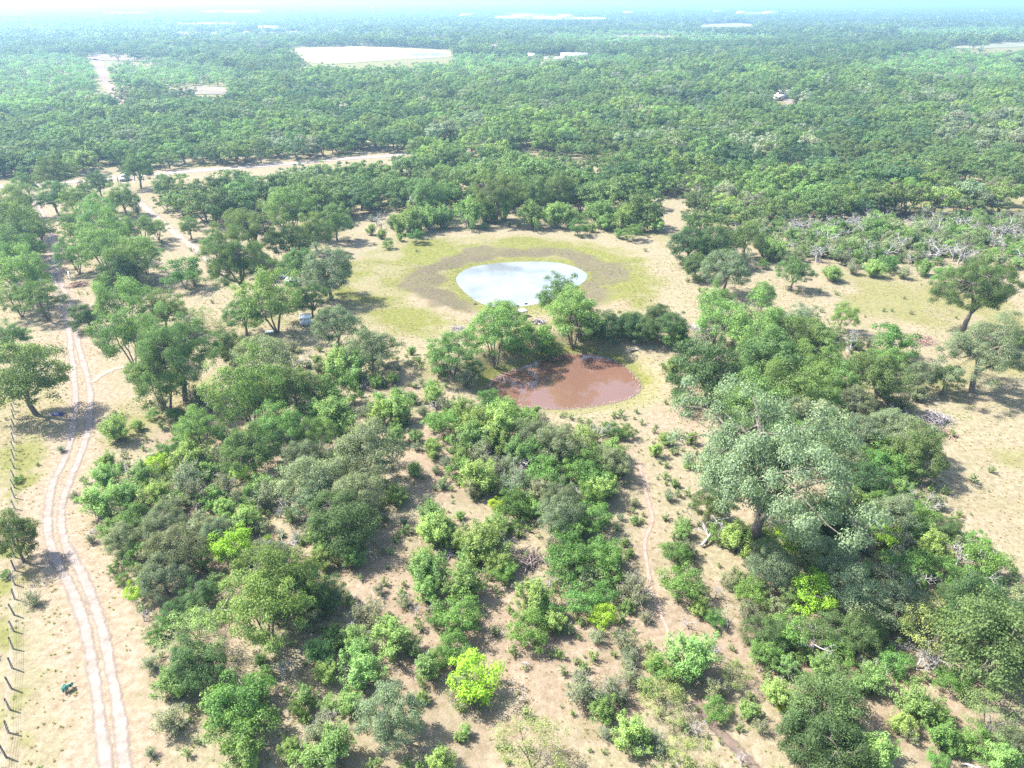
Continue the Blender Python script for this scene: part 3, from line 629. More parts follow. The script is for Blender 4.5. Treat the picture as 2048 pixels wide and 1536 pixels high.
def plant(fa, idx, x, y, z, W, Hh, rz, colr, nm, label, cat, group):
    W0, H0, items, names = PW[fa]; sm, lm_ = items[idx % len(items)]
    e = bpy.data.objects.new(nm, None); COL.objects.link(e); e.empty_display_size = .3
    e.location = (x, y, z - .03); e.rotation_euler = (0, 0, rz); k = W / W0; e.scale = (k, k, Hh / H0)
    tag(e, label, cat, group)
    a = bpy.data.objects.new(names[0], sm); COL.objects.link(a); a.parent = e
    b = bpy.data.objects.new(names[1], lm_); COL.objects.link(b); b.parent = e; b.color = (*colr, 1)
    return e
R2 = random.Random(77)
for s in specs:
    fa, hw, cc, c, nm, words, cat = TY[s['ty']]
    if s['ty'] in 'OG' and s['W'] > 11: fa = 'oakbig'
    v = R2.uniform(.78, 1.25); t = R2.uniform(-.12, .12)
    colr = (c[0] * v * (1 + t), c[1] * v, c[2] * v * (1 - t * .5))
    plant(fa, R2.randrange(99), s['x'], s['y'], s['z'], s['W'], s['W'] * hw * R2.uniform(.92, 1.1), R2.uniform(0, 6.28), colr, nm, s['label'], cat, GROUP[s['ty']])

# ---- dead trees
DEADS = [(378, 1322, 84, 'bleached leaning snag in front of a dark tree'), (286, 1231, 34, 'small bare snag at the thicket edge beside the track'), (174, 1050, 40, 'low grey dead bush at the edge of the track'),
         (868, 1212, 34, 'bare snag among the bushes in the open scrub'), (660, 1450, 60, 'bare grey branches over a shrub in the foreground'), (1044, 1316, 30, 'small bare snag beside the biggest yellow-green bush'),
         (832, 1218, 30, 'thin bare pole-like snag in the open scrub'), (1400, 1460, 46, 'bare grey snag casting a thin shadow on open ground'), (1462, 1322, 40, 'bent bare snag beside the cattle path'),
         (1378, 1244, 36, 'pale bare snag at the end of the footpath'), (1488, 1521, 40, 'cut dead snag beside the dark cattle path'), (1617, 1268, 56, 'silvery dead tree in the right-hand thicket'),
         (1930, 1250, 56, 'tall white snag standing against the broad dark oak'), (1925, 1112, 84, 'white branching snag at the pasture edge of the thicket'), (1933, 1508, 64, 'white dead tree in the foreground corner'),
         (1800, 1290, 44, 'white dead branches beside the lime-leaved tree'), (620, 720, 30, 'grey bare sapling in the scrub near the pale box hut'), (700, 1190, 26, 'bare twig snag on the open soil'), (1980, 1440, 60, 'bleached branches among the pale lime tree'),
         (1700, 1150, 50, 'grey bare branches over the right-hand thicket'), (1555, 1180, 60, 'silver dead tree beside the bright green bush'), (720, 1345, 60, 'bare branch tangle inside a feathery shrub'), (1290, 1495, 50, 'white dead stems inside a foreground shrub')]
for k, (px, py, wp, lab) in enumerate(DEADS):
    zc = 1
    for _ in range(4):
        x, y, t = unproj(px, py, zc); Wm = wp * float(t) / F; g = H1(x, y); zc = g + Wm * .5
    e = bpy.data.objects.new('dead_tree', None); COL.objects.link(e); e.location = (x, y, g); e.rotation_euler = (0, 0, R2.uniform(0, 6.28)); sc = Wm / 4.2; e.scale = (sc, sc, sc * .95)
    tag(e, lab, 'dead tree', 'bare dead trees'); obj('branches', SNAG[k % 3], e)
for px, py, wp, lab, rz in [(1440, 1085, 110, 'fallen white trunk with splayed limbs beside the footpath', .35), (1119, 690, 50, 'fallen grey branches on the dam above the brown pond', -.6), (1398, 400, 60, 'fallen pale dead tree in the wood behind the pasture', .3),
                            (1456, 1245, 44, 'low tangle of fallen dead branches in the right-hand scrub', 1.2), (1480, 470, 44, 'pale fallen branches behind the dark oaks', 2.0)]:
    x, y, z, t = onground(px, py); e = bpy.data.objects.new('fallen_tree', None); COL.objects.link(e); e.location = (x, y, z); e.rotation_euler = (0, 0, rz); sc = wp * t / F / 6.0; e.scale = (sc, sc, sc)
    tag(e, lab, 'fallen tree', 'fallen dead trees'); obj('branches', SNAGF[R2.randrange(2)], e)

# ---- brush piles
def stick_mesh(r, n, R, mat, L0, L1, rad):
    a = Acc()
    for _ in range(n):
        p = r.normal(size=2) * R * .42; zt = max(.05, .55 * R * (1 - (np.hypot(*p) / R) ** 2) * r.random() * .5)
        d = unit(np.append(r.normal(size=2), r.normal() * .22)); L = r.uniform(L0, L1)
        c = np.append(p, zt + .08); P = limb(c - d * L / 2, c + d * L / 2, 4, r, .06, 0); P[:, 2] = np.maximum(P[:, 2], .03)
        a.tube(P, np.linspace(rad, rad * .45, 4) * r.uniform(.6, 1.4), 4)
    return a.mesh('sticks', [mat])
for k, (px, py, wp, m, lab, fl) in enumerate([(1842, 682, 66, M_STICK, 'wide reddish-brown brush pile spread flat on the dry pasture', .35), (1873, 842, 66, M_STICKG, 'silvery heap of cut branches at the pasture edge', .9), (1896, 868, 36, M_STICK, 'small reddish stick heap below the silvery branches', .4),
                                          (1058, 1122, 80, M_STICKD, 'charred dark branch pile on pale soil among shrubs', .5), (894, 1110, 32, M_STICKG, 'curved dead stick heap in a shrub in the central scrub', .8), (160, 570, 38, M_STICK, 'brown stick heap beside the track near the white post', .7),
                                          (1398, 660, 46, M_STICKG, 'grey brush heap tucked into the thicket behind the huge dark oak', .8), (1866, 1072, 40, M_STICKD, 'black brush heap in shade at the thicket edge', .8), (915, 657, 26, M_STICKG, 'small grey stick heap on the grass below the milky pond', .5), (1080, 648, 30, M_STICKG, 'arched dead stems beside the stilted platform', 1.3),
                                          (1420, 925, 40, M_STICK, 'thin scatter of brown sticks beside the pale bare patch', .25)]):
    x, y, z, t = onground(px, py); R = wp * t / F / 2; r = np.random.default_rng(300 + k)
    e = bpy.data.objects.new('brush_pile', None); COL.objects.link(e); e.location = (x, y, z); e.scale = (1, 1, fl * 1.3); tag(e, lab, 'brush pile')
    obj('sticks', stick_mesh(r, 150, R, m, R * .25, R * .8, .035), e)
    for q in range(7):
        a = Acc(); d = unit(np.append(r.normal(size=2), .1)); c = np.append(r.normal(size=2) * R * .35, .22 * R)
        P = limb(c - d * R * .7, c + d * R * .7, 5, r, .08, .02); P[:, 2] = np.maximum(P[:, 2], .05); a.tube(P, np.linspace(.1, .04, 5), 5); obj('branch', a.mesh('branch', [m]), e)

# ---- prickly pears
def pad_mesh():
    r = 10; V = []; Fq = []
    for i in range(6):
        ph = -pi / 2 + pi * i / 5
        for j in range(r):
            th = 2 * pi * j / r; V.append((cos(ph) * cos(th) * .5, cos(ph) * sin(th) * .09, .5 + sin(ph) * .55))
    for i in range(5):
        for j in range(r): Fq.append((i * r + j, i * r + (j + 1) % r, (i + 1) * r + (j + 1) % r, (i + 1) * r + j))
    return mesh_np('pad', V, Fq, [simple('cactus_skin', (.10, .26, .20), .5, .25, 6)], smooth=True)
PAD = pad_mesh(); PAD2 = PAD.copy(); PAD2.materials[0] = simple('cactus_green', (.07, .13, .06), .6, .25, 6)
for px, py, wp, lab, npad in [(136, 1381, 30, 'blue-green prickly pear alone on the dry grass beside the track', 16), (775, 1137, 18, 'small prickly pear on open soil in the central scrub', 8), (766, 776, 26, 'prickly pear clump among shrubs below the milky pond', 10), (806, 1050, 24, 'prickly pear in the open behind feathery shrubs', 8)]:
    x, y, z, t = onground(px, py); Wm = wp * t / F; r = random.Random(px)
    e = bpy.data.objects.new('prickly_pear', None); COL.objects.link(e); e.location = (x, y, z); tag(e, lab, 'cactus', 'prickly pears')
    for q in range(npad):
        p = obj('pad', PAD if px == 136 else PAD2, e); a = r.uniform(0, 6.28); rr = r.uniform(0, .36) * Wm; lv = r.random()
        p.location = (cos(a) * rr, sin(a) * rr, lv * .28 * Wm - .03); k = Wm * r.uniform(.26, .38); p.scale = (k, k, k); p.rotation_euler = (r.uniform(-.7, .7), r.uniform(-.7, .7), r.uniform(0, 3.1))

# ------------------------------------------------------------------ woods: scattered trees
LB = np.array([(0, 362), (150, 352), (240, 342), (296, 345), (310, 400), (330, 468), (380, 425), (420, 470), (560, 470), (620, 470), (660, 452), (740, 438), (820, 428), (960, 422), (1100, 422), (1200, 450), (1300, 468), (1345, 488), (1400, 478), (1500, 460), (1600, 455), (1700, 450), (1800, 445), (1900, 440), (2048, 440)], float)
GAPS = [[(1840, 372), (1900, 366), (2060, 392), (2060, 436), (1960, 414), (1870, 392)], [(1670, 335), (1700, 322), (1730, 340), (1700, 352)], [(600, 318), (720, 304), (800, 306), (720, 328), (560, 340)], [(1680, 372), (1800, 398), (1760, 412), (1690, 394)],
        [(1040, 300), (1180, 330), (1120, 350), (1040, 325)], [(920, 318), (1000, 310), (1010, 330), (940, 340)], [(100, 372), (300, 350), (430, 342), (430, 352), (310, 362)]]
LIGHT = [[(-400, 122), (150, 115), (205, 140), (230, 205), (150, 225), (0, 250), (-400, 260)], [(200, 128), (330, 122), (480, 150), (480, 180), (300, 195), (230, 165)], [(1720, 130), (1850, 105), (2500, 100), (2500, 190), (1900, 180), (1740, 160)],
         [(1050, 72), (1300, 66), (1560, 76), (1540, 92), (1250, 96), (1060, 88)], [(600, 128), (900, 116), (1250, 118), (1280, 140), (960, 162), (700, 158)], [(560, 92), (720, 98), (700, 104), (560, 102)], [(1780, 60), (2200, 55), (2200, 78), (1800, 80)]]
GREY = [[(1900, 240), (2300, 240), (2300, 330), (1980, 320), (1880, 290)], [(870, 248), (960, 240), (970, 290), (880, 290)], [(1740, 400), (1990, 400), (2020, 500), (1780, 480)]]
gd0 = lambda x, y: np.minimum(seg_dist(x, y, gl['rl']), seg_dist(x, y, gl['rr']))
def scatter(y0, y1, cell, seed, jit=.9):
    r = np.random.default_rng(seed); xs = np.arange(-y1 * .92 - 30, y1 * .92 + 30, cell); ys = np.arange(y0, y1, cell)
    x, y = np.meshgrid(xs, ys); x = (x + r.uniform(-.5, .5, x.shape) * cell * jit).ravel(); y = (y + r.uniform(-.5, .5, y.shape) * cell * jit).ravel()
    k = np.abs(x) < y * .92 + 30; return x[k], y[k]
def wood_filter(x, y, hgt, r):
    bx, by, _ = project(x, y, 0.0); tx, tyy, _ = project(x, y, hgt)
    lim = np.interp(bx, LB[:, 0], LB[:, 1]); ok = by < lim
    mid = (by + tyy) / 2
    for c in CLEAR: ok &= ~(in_poly(bx, by, c) | in_poly(tx, tyy + 1, c) | in_poly(bx, mid, c))
    for c in GAPS: ok &= ~(in_poly(bx, by, c) & (r.random(len(x)) < .93))
    rd = seg_dist(x, y, gl['road']); ok &= rd > 5.5
    ry = np.interp(bx, [p[0] for p in ROAD], [p[1] for p in ROAD]); ok &= ~((bx < 820) & (by > ry) & (tyy < ry - 1))
    ok &= ~((bx < 330) & (by > ry) & (by < ry + 14))
    ok &= seg_dist(x, y, gl['drive']) > 4
    return ok, bx, by
def wood_tint(x, y, bx, by, r):
    n = len(x); base = np.tile(np.array([.098, .138, .056]), (n, 1))
    lt = fbm(x, y, 70, 91, 4) + r.normal(size=n) * .13
    base = base * (1 - sstep(.52, .72, lt))[:, None] + np.array([.140, .195, .066]) * sstep(.52, .72, lt)[:, None]
    dk = sstep(.62, .8, fbm(x, y, 35, 92, 3) + r.normal(size=n) * .12)[:, None]; base = base * (1 - dk) + np.array([.062, .102, .054]) * dk
    far = by < 100
    sm = r.normal(size=n) * .0
    for p in LIGHT:
        k = in_poly(bx, by, p) & (r.random(n) < .88); base[k] = np.array([.165, .250, .098]) * r.uniform(.8, 1.15, (k.sum(), 1))
    for p in GREY:
        k = in_poly(bx, by, p) & (r.random(n) < .6); base[k] = np.array([.150, .168, .118]) * r.uniform(.8, 1.2, (k.sum(), 1))
    k = r.random(n) < .05 + .08 * sstep(.6, .75, fbm(x, y, 50, 95, 2)); base[k] = np.array([.185, .195, .155])
    base *= r.uniform(.72, 1.3, (n, 1)); base[:, 0] *= r.uniform(.88, 1.12, n)
    light = np.zeros(n, bool)
    for p in LIGHT: light |= in_poly(bx, by, p)
    return base, light
# nearest part of the wood
x, y = scatter(118, 420, 5.2, 501); r = np.random.default_rng(502)
hg = r.uniform(3.6, 8.8, len(x)) * (.66 + .7 * fbm(x, y, 30, 504, 3)); ok, bx, by = wood_filter(x, y, hg, r)
dens = fbm(x, y, 22, 503, 3); ok &= (dens + r.normal(size=len(x)) * .08) < np.where(by > 300, .70, .76)
for px_, py_, pw_ in placed: ok &= np.hypot(x - px_, y - py_) > pw_ * .42 + 1.2
x, y, hg, bx, by = x[ok], y[ok], hg[ok], bx[ok], by[ok]
tint, light = wood_tint(x, y, bx, by, r); hg = np.where(light, hg * .75, hg)
inview = (bx > -5) & (bx < 2053)
order = np.argsort(np.where(inview, np.hypot(x, y), 1e9))
NIND = 290 - sum(1 for s in specs if TY[s['ty']][6] == 'tree')
NIND = max(40, NIND)
ind = order[:NIND]; rest = np.setdiff1d(np.arange(len(x)), ind)
FL = [((1045, 470), 'the milky pond'), ((247, 358), 'the parked white vehicle'), ((640, 470), 'the pond meadow corner'), ((1420, 470), 'the dark oak pair'), ((1700, 510), 'the pasture shrub belt'), ((1980, 500), 'the lone pasture oak'), ((480, 450), 'the sandy drive'), ((1850, 520), 'the grey shrub row')]
FLG = [(onground(*p)[:2], t) for p, t in FL]
bk = {}
for i_ in ind:
    dsx = [math.hypot(x[i_] - g[0], y[i_] - g[1]) for g, _ in FLG]; j = int(np.argmin(dsx)); lum = tint[i_][1] / (tint[i_][0] + 1e-6)
    g_ = tint[i_][1]; wd = 'dark green' if g_ < .09 else ('grey-green' if lum < 1.35 else ('light green' if g_ > .13 else 'mid green'))
    wm = hg[i_] * 1.15; sz = 'small' if wm < 5.2 else ('large' if wm > 7.2 else 'mid-sized'); bk.setdefault((sz, wd, FLG[j][1]), []).append((dsx[j], i_))
for (sz, wd, lm), L in bk.items():
    L.sort()
    for k, (dd_, i_) in enumerate(L):
        lab = f"{sz} {wd} tree of the wood near {lm}" if len(L) == 1 else (f"{sz} {wd} wood tree, {ORD[k]} to {lm}" if k < 10 else f"{sz} {wd} tree deep in the wood beyond {lm}")
        plant('mid', R2.randrange(99), float(x[i_]), float(y[i_]), H1(x[i_], y[i_]), hg[i_] * R2.uniform(1.05, 1.3), hg[i_], R2.uniform(0, 6.28), tuple(tint[i_]), 'wood_tree', lab, 'tree', 'trees of the wood behind the pond')

PROTO = bpy.data.collections.new('wood_prototypes')
def proto_obj(name, tr, cr, mleaf=M_LEAFI):
    a = Acc(); a.V = tr.V + cr.V; a.n = 0; a.Fq = []; n = 0; a.M = []
    o1 = sum(len(v) for v in tr.V)
    Fs = [f for f in tr.Fq] + [f + o1 for f in cr.Fq]; Ms = [np.zeros(len(f)) for f in tr.Fq] + [np.ones(len(f)) for f in cr.Fq]
    me = mesh_np(name, np.concatenate(a.V), np.concatenate(Fs), [M_BARK, mleaf], np.concatenate(Ms)); return bpy.data.objects.new(name, me)
def scatter_object(name, coll, P, rot, scl, tint, label=None, idx=None):
    me = bpy.data.meshes.new(name); me.vertices.add(len(P)); me.vertices.foreach_set('co', np.asarray(P, np.float32).ravel())
    a = me.attributes.new('rotz', 'FLOAT_VECTOR', 'POINT'); rv = np.zeros((len(P), 3), np.float32); rv[:, 2] = rot; a.data.foreach_set('vector', rv.ravel())
    a = me.attributes.new('scl', 'FLOAT_VECTOR', 'POINT'); a.data.foreach_set('vector', np.asarray(scl, np.float32).ravel())
    a = me.attributes.new('tintc', 'FLOAT_COLOR', 'POINT'); a.data.foreach_set('color', np.concatenate([tint, np.ones((len(P), 1))], 1).astype(np.float32).ravel())
    a = me.attributes.new('pick', 'INT', 'POINT'); a.data.foreach_set('value', (rng.integers(0, 1000, len(P)) if idx is None else idx).astype(np.int32))
    o = obj(name, me); o['kind'] = 'stuff'
    if label: o['label'] = label
    ng = bpy.data.node_groups.new(name, 'GeometryNodeTree')
    ng.interface.new_socket('Geometry', in_out='INPUT', socket_type='NodeSocketGeometry'); ng.interface.new_socket('Geometry', in_out='OUTPUT', socket_type='NodeSocketGeometry')
    gi = ng.nodes.new('NodeGroupInput'); go = ng.nodes.new('NodeGroupOutput'); ip = ng.nodes.new('GeometryNodeInstanceOnPoints'); ci = ng.nodes.new('GeometryNodeCollectionInfo')
    ci.inputs['Collection'].default_value = coll; ci.inputs['Separate Children'].default_value = True; ci.inputs['Reset Children'].default_value = True
    def na(t, nme):
        q = ng.nodes.new('GeometryNodeInputNamedAttribute'); q.data_type = t; q.inputs['Name'].default_value = nme
        return next(s for s in q.outputs if s.enabled and s.name == 'Attribute')
    er = ng.nodes.new('FunctionNodeEulerToRotation'); ng.links.new(na('FLOAT_VECTOR', 'rotz'), er.inputs[0])
    ng.links.new(gi.outputs[0], ip.inputs['Points']); ng.links.new(ci.outputs[0], ip.inputs['Instance']); ip.inputs['Pick Instance'].default_value = True
    ng.links.new(na('INT', 'pick'), ip.inputs['Instance Index']); ng.links.new(er.outputs[0], ip.inputs['Rotation']); ng.links.new(na('FLOAT_VECTOR', 'scl'), ip.inputs['Scale'])
    ng.links.new(ip.outputs[0], go.inputs[0])
    md = o.modifiers.new('scatter', 'NODES'); md.node_group = ng
    return o
C_MID = bpy.data.collections.new('proto_mid'); C_FAR = bpy.data.collections.new('proto_far')
for k in range(7): C_MID.objects.link(proto_obj(f'a{k}', *tree_proto(600 + k, 7, 5.9, 40, 62, .35, k % 2 == 0, stems=1 if k % 3 else 3, sides=4, zcf=.56, rzf=.44, big=1.12)))
for k in range(5): C_FAR.objects.link(proto_obj(f'b{k}', *tree_proto(650 + k, 7, 5.9, 15, 16, 1.0, True, sides=3, zcf=.54, rzf=.46, low=True, big=1.4)))
def wood_object(name, label, x, y, hg, tint, coll, wf=(1.05, 1.35)):
    z = np.where(np.hypot(x, y) < 430, height(x, y), 0.0); n = len(x); r = np.random.default_rng(n)
    k = hg / 5.9; wv = k * r.uniform(*wf, n) * 5.9 / 7 
    return scatter_object(name, coll, np.stack([x, y, z], 1), r.uniform(0, 6.28, n), np.stack([wv, wv, k], 1), tint, label)
wood_object('near_wood', 'dense green wood beyond the sandy road and ponds', x[rest], y[rest], hg[rest], tint[rest], C_MID)
# middle distance
x, y = scatter(420, 1050, 7.2, 511); r = np.random.default_rng(512); hg = r.uniform(4.2, 10.2, len(x)) * (.68 + .75 * fbm(x, y, 60, 514, 3)); ok, bx, by = wood_filter(x, y, hg, r)
ok &= (fbm(x, y, 40, 513, 3) + r.normal(size=len(x)) * .08) < .70
x, y, hg, bx, by = x[ok], y[ok], hg[ok], bx[ok], by[ok]; tint, light = wood_tint(x, y, bx, by, r); hg = np.where(light, hg * .6, hg)
wood_object('middle_wood', 'unbroken oak and mesquite woodland in the middle distance', x, y, hg, tint, C_MID)
x, y = scatter(1050, 2700, 10.0, 521); r = np.random.default_rng(522); hg = r.uniform(4, 11, len(x)) * (.6 + .9 * fbm(x, y, 120, 524, 3)); ok, bx, by = wood_filter(x, y, hg, r)
ok &= (fbm(x, y, 120, 523, 3)) < .66
x, y, hg, bx, by = x[ok], y[ok], hg[ok], bx[ok], by[ok]; tint, light = wood_tint(x, y, bx, by, r); hg = np.where(light, hg * .6, hg)
wood_object('distant_wood', 'hazy woodland stretching into the distance', x, y, hg, tint, C_FAR, (1.3, 1.9))
x, y = scatter(2700, 9000, 27.0, 531, 1.0); r = np.random.default_rng(532); hg = r.uniform(8, 14, len(x)); ok, bx, by = wood_filter(x, y, hg, r)
ok &= fbm(x, y, 420, 533, 3) < .60
x, y, hg, bx, by = x[ok], y[ok], hg[ok], bx[ok], by[ok]; tint, light = wood_tint(x, y, bx, by, r)
wood_object('horizon_wood', 'far blue wooded plain at the horizon', x, y, hg, tint, C_FAR, (2.2, 3.4))

# ---- thicket infill between the individually built shrubs
C_THK = bpy.data.collections.new('proto_thicket')
for k in range(3): C_THK.objects.link(proto_obj(f'h{k}a', *shrub_proto(900 + k, 4, 3.1, 28, 80, .26, .085)))
for k in range(3): C_THK.objects.link(proto_obj(f'h{k}b', *tree_proto(910 + k, 4, 3.1, 40, 60, .22, True, stems=5, low=True, zcf=.5, rzf=.48, thin=.5, big=1.25)))
for k in range(2): C_THK.objects.link(proto_obj(f'h{k}c', *shrub_proto(920 + k, 4, 3.0, 26, 52, .20, .085, .3, True)))
for k in range(2): C_THK.objects.link(bpy.data.objects.new(f'h{k}d', SNAG[k]))
ZONES = [([(200, 970), (330, 900), (470, 800), (640, 800), (760, 900), (740, 1060), (620, 1100), (560, 1240), (420, 1260), (330, 1240), (240, 1120)], 2.5), ([(870, 830), (980, 800), (1110, 850), (1240, 880), (1245, 1000), (1200, 1080), (1100, 1060), (1000, 1030), (930, 980), (880, 920)], 2.4),
         ([(1420, 650), (1660, 650), (1800, 730), (1850, 820), (1830, 960), (1960, 1110), (2060, 1180), (2060, 1250), (1880, 1370), (1700, 1370), (1560, 1300), (1440, 1220), (1350, 1110), (1440, 1090), (1700, 1060), (1700, 900), (1500, 860)], 2.5), ([(560, 1260), (700, 1240), (850, 1260), (850, 1350), (700, 1420), (620, 1380)], 3.6),
         ([(1480, 462), (1700, 452), (2060, 438), (2060, 540), (1900, 538), (1700, 534), (1520, 520)], 2.7), ([(560, 1240), (860, 1230), (1000, 1210), (1050, 1300), (860, 1370), (700, 1440), (600, 1400)], 4.2), ([(1110, 1260), (1350, 1250), (1540, 1380), (1490, 1536), (1200, 1536), (1130, 1400)], 5.0), ([(1720, 1410), (2060, 1380), (2060, 1560), (1780, 1560)], 3.6), ([(400, 1310), (560, 1310), (620, 1560), (410, 1560)], 4.0), ([(560, 700), (760, 700), (800, 800), (620, 800)], 4.2), ([(780, 860), (880, 840), (900, 1000), (800, 1060)], 4.6), ([(830, 1100), (1000, 1070), (1050, 1150), (1000, 1200), (840, 1200)], 3.0), ([(740, 440), (1240, 440), (1320, 460), (1300, 474), (1150, 452), (950, 440), (760, 462)], 3.4), ([(1090, 1090), (1240, 1080), (1260, 1180), (1160, 1220), (1090, 1180)], 2.8)]
px_l = []
for zi, (poly, cell) in enumerate(ZONES):
    r = np.random.default_rng(940 + zi); g = np.array(ground_pts(poly)); lo_, hi_ = g.min(0), g.max(0); xx, yy = np.meshgrid(np.arange(lo_[0], hi_[0], cell), np.arange(lo_[1], hi_[1], cell))
    xx = (xx + r.uniform(-.5, .5, xx.shape) * cell).ravel(); yy = (yy + r.uniform(-.5, .5, yy.shape) * cell).ravel(); k = in_poly(xx, yy, [tuple(q) for q in g]); xx, yy = xx[k], yy[k]
    for q_ in placed: 
        k = np.hypot(xx - q_[0], yy - q_[1]) > q_[2] * .36; xx, yy = xx[k], yy[k]
    k = (seg_dist(xx, yy, gl['path']) > 2.2) & (gd0(xx, yy) > 3) ; px_l.append(np.stack([xx[k], yy[k]], 1))
tp = np.concatenate(px_l); r = np.random.default_rng(960); n = len(tp); q = r.integers(0, 10, n); q = np.where((q > 7) & (r.random(n) < .55), q - 5, q); pal = np.array([(.150, .220, .078), (.098, .165, .05), (.17, .19, .12), (.14, .20, .08), (.19, .21, .13)])
wv = r.uniform(1.6, 3.6, n) / 4 * np.where(tp[:, 1] > 140, 1.5, 1.0); scatter_object('thicket_infill', C_THK, np.stack([tp[:, 0], tp[:, 1], height(tp[:, 0], tp[:, 1])], 1), r.uniform(0, 6.28, n), np.stack([wv, wv, wv * r.uniform(.8, 1.1, n)], 1), pal[r.integers(0, 5, n)] * r.uniform(.75, 1.2, (n, 1)), 'tangled low growth filling the gaps inside the thickets', q)

# ---- grass tufts and weeds on the near ground
C_TUFT = bpy.data.collections.new('proto_tuft'); M_GRASS = leafmat('grass_blade', 'inst', .25, .35, (1.1, 1.05, .9))
for k in range(4):
    r = np.random.default_rng(700 + k); a = Acc(); n = 26; d = unit(np.stack([r.normal(size=n), r.normal(size=n), np.abs(r.normal(size=n)) * .9 + .4], 1)); Ls = r.uniform(.12, .3, n)
    leaves(a, d * Ls[:, None] * .5, np.cross(d, r.normal(size=(n, 3))), Ls, .035, r, 0, d, .97); a.M = [np.zeros(len(q)) for q in a.Fq]
    C_TUFT.objects.link(bpy.data.objects.new(f't{k}', a.mesh('tuft', [M_GRASS])))
C_WEED = bpy.data.collections.new('proto_weed')
for k in range(5):
    st, fo = shrub_proto(720 + k, 1.0, .75, 12, 26, .12, .05, .4); C_WEED.objects.link(proto_obj(f'w{k}', st, fo))
rs = np.random.default_rng(800)
def near_pts(n, dmax, p=.5):
    y = 22 + (dmax - 22) * rs.random(n) ** p; x = (rs.random(n) * 2 - 1) * (y * .8 + 14); return x, y
gd = lambda x, y: np.minimum(seg_dist(x, y, gl['rl']), seg_dist(x, y, gl['rr']))
x, y = near_pts(30000, 150, .62); z, a1, a2 = height(x, y, True); k = (a1 < -.3) & (a2 < -.2) & (gd(x, y) > .75) & (seg_dist(x, y, gl['path']) > .5) & (fbm(x, y, 6, 801, 3) > .40)
x, y, z = x[k], y[k], z[k]; n = len(x); q = rs.random((n, 1)); gz = sstep(.48, .66, fbm(x, y, 12, 802, 3))[:, None]
tint = (np.array([.30, .24, .14]) * (1 - q) + np.array([.24, .18, .11]) * q) * (1 - gz) + np.array([.20, .22, .075]) * gz
scatter_object('dry_grass', C_TUFT, np.stack([x, y, z], 1), rs.uniform(0, 6.28, n), rs.uniform(.4, 1.0, (n, 1)) * np.ones((1, 3)), tint * 1.25, 'short dry grass tufts over the open ground')
x, y = near_pts(15000, 170, .6); z, a1, a2 = height(x, y, True); ppx, ppy, _ = project(x, y, z)
SCR = [(150, 960), (330, 850), (520, 700), (760, 690), (880, 740), (960, 830), (1240, 830), (1440, 880), (1640, 620), (1860, 850), (1900, 1000), (2060, 1180), (2060, 1600), (300, 1600), (280, 1220)]
pr = np.where(in_poly(ppx, ppy, SCR), .6, .03); k = (a1 < -1) & (a2 < -1) & (gd(x, y) > 1.3) & (seg_dist(x, y, gl['path']) > .9) & (rs.random(len(x)) < pr) & (np.abs(ppx - 1045) + 2 * np.abs(ppy - 565) > 330)
x, y, z = x[k], y[k], z[k]; n = len(x); q = rs.random((n, 1)); tint = np.array([.14, .20, .07]) * q + np.array([.18, .20, .12]) * (1 - q)
scatter_object('weeds', C_WEED, np.stack([x, y, z], 1), rs.uniform(0, 6.28, n), rs.uniform(.4, 1.35, (n, 1)) ** 1.4 * np.ones((1, 3)), tint, 'low green weeds scattered between the shrubs')
# pebbles and tussocks along the brown pond's shore
p = np.array(PG2); kk = rs.integers(0, len(p), 420); tt = rs.random((420, 1)); q = p[kk] * (1 - tt) + np.roll(p, -1, 0)[kk] * tt; cen = p.mean(0); q = q + unit(q - cen) * rs.normal(.15, .28, (420, 1))
stn = Acc(); ic = np.array([[1, 0, 0], [0, 1, 0], [-1, 0, 0], [0, -1, 0], [0, 0, .7], [0, 0, -.7]]); fc = np.array([[0, 1, 4, 4], [1, 2, 4, 4], [2, 3, 4, 4], [3, 0, 4, 4]])
a = Acc()
for (sx, sy) in q:
    s = rs.uniform(.06, .2); a.box((sx, sy, H1(sx, sy) + s * .2), (s * 1.5, s, s * .7), 0, rs.uniform(0, 3), .6)
st = obj('shore_clods', a.mesh('shore_clods', [simple('clod', (.22, .17, .14), .9, .3, 3)])); st['kind'] = 'stuff'; st['label'] = 'mud clods along the edge of the brown pond'

# ------------------------------------------------------------------ fences
M_POST = simple('fence_post', (.13, .105, .09), .95, .35, 8); M_WIRE = simple('wire', (.30, .28, .27), .6, .1, 3, .5)
def fence(px_line, spacing, hgt, label, r=.075, wires=4):
    pts = resample([onground(*p)[:2] for p in px_line], spacing); e = bpy.data.objects.new('wire_fence', None); COL.objects.link(e)
    e.location = (pts[0][0], pts[0][1], H1(*pts[0])); tag(e, label, 'fence'); o = np.array(e.location); tops = []
    for k, (x, y) in enumerate(pts):
        q = random.Random(k * 7 + int(hgt * 10)); z = H1(x, y); a = Acc(); hh = hgt * q.uniform(.9, 1.12)
        lx, ly = q.gauss(0, .05), q.gauss(0, .05)
        a.tube([(0, 0, -.2), (lx * .5, ly * .5, hh * .5), (lx, ly, hh)], [r * 1.1, r, r * .9], 7)
        a.tube([(lx, ly, hh - .001), (lx, ly, hh + .02)], [r * .9, .005], 7)
        obj('post', a.mesh('post', [M_POST]), e, tuple(np.array([x, y, z]) - o)); tops.append((x + lx, y + ly, z))
    T = np.array(tops) - o
    for k in range(wires):
        a = Acc(); a.tube(T + np.array([r + .004, 0, hgt * (.25 + .65 * k / (wires - 1))]), np.full(len(T), .009), 4); obj('wire', a.mesh('wire', [M_WIRE]), e)
    return e
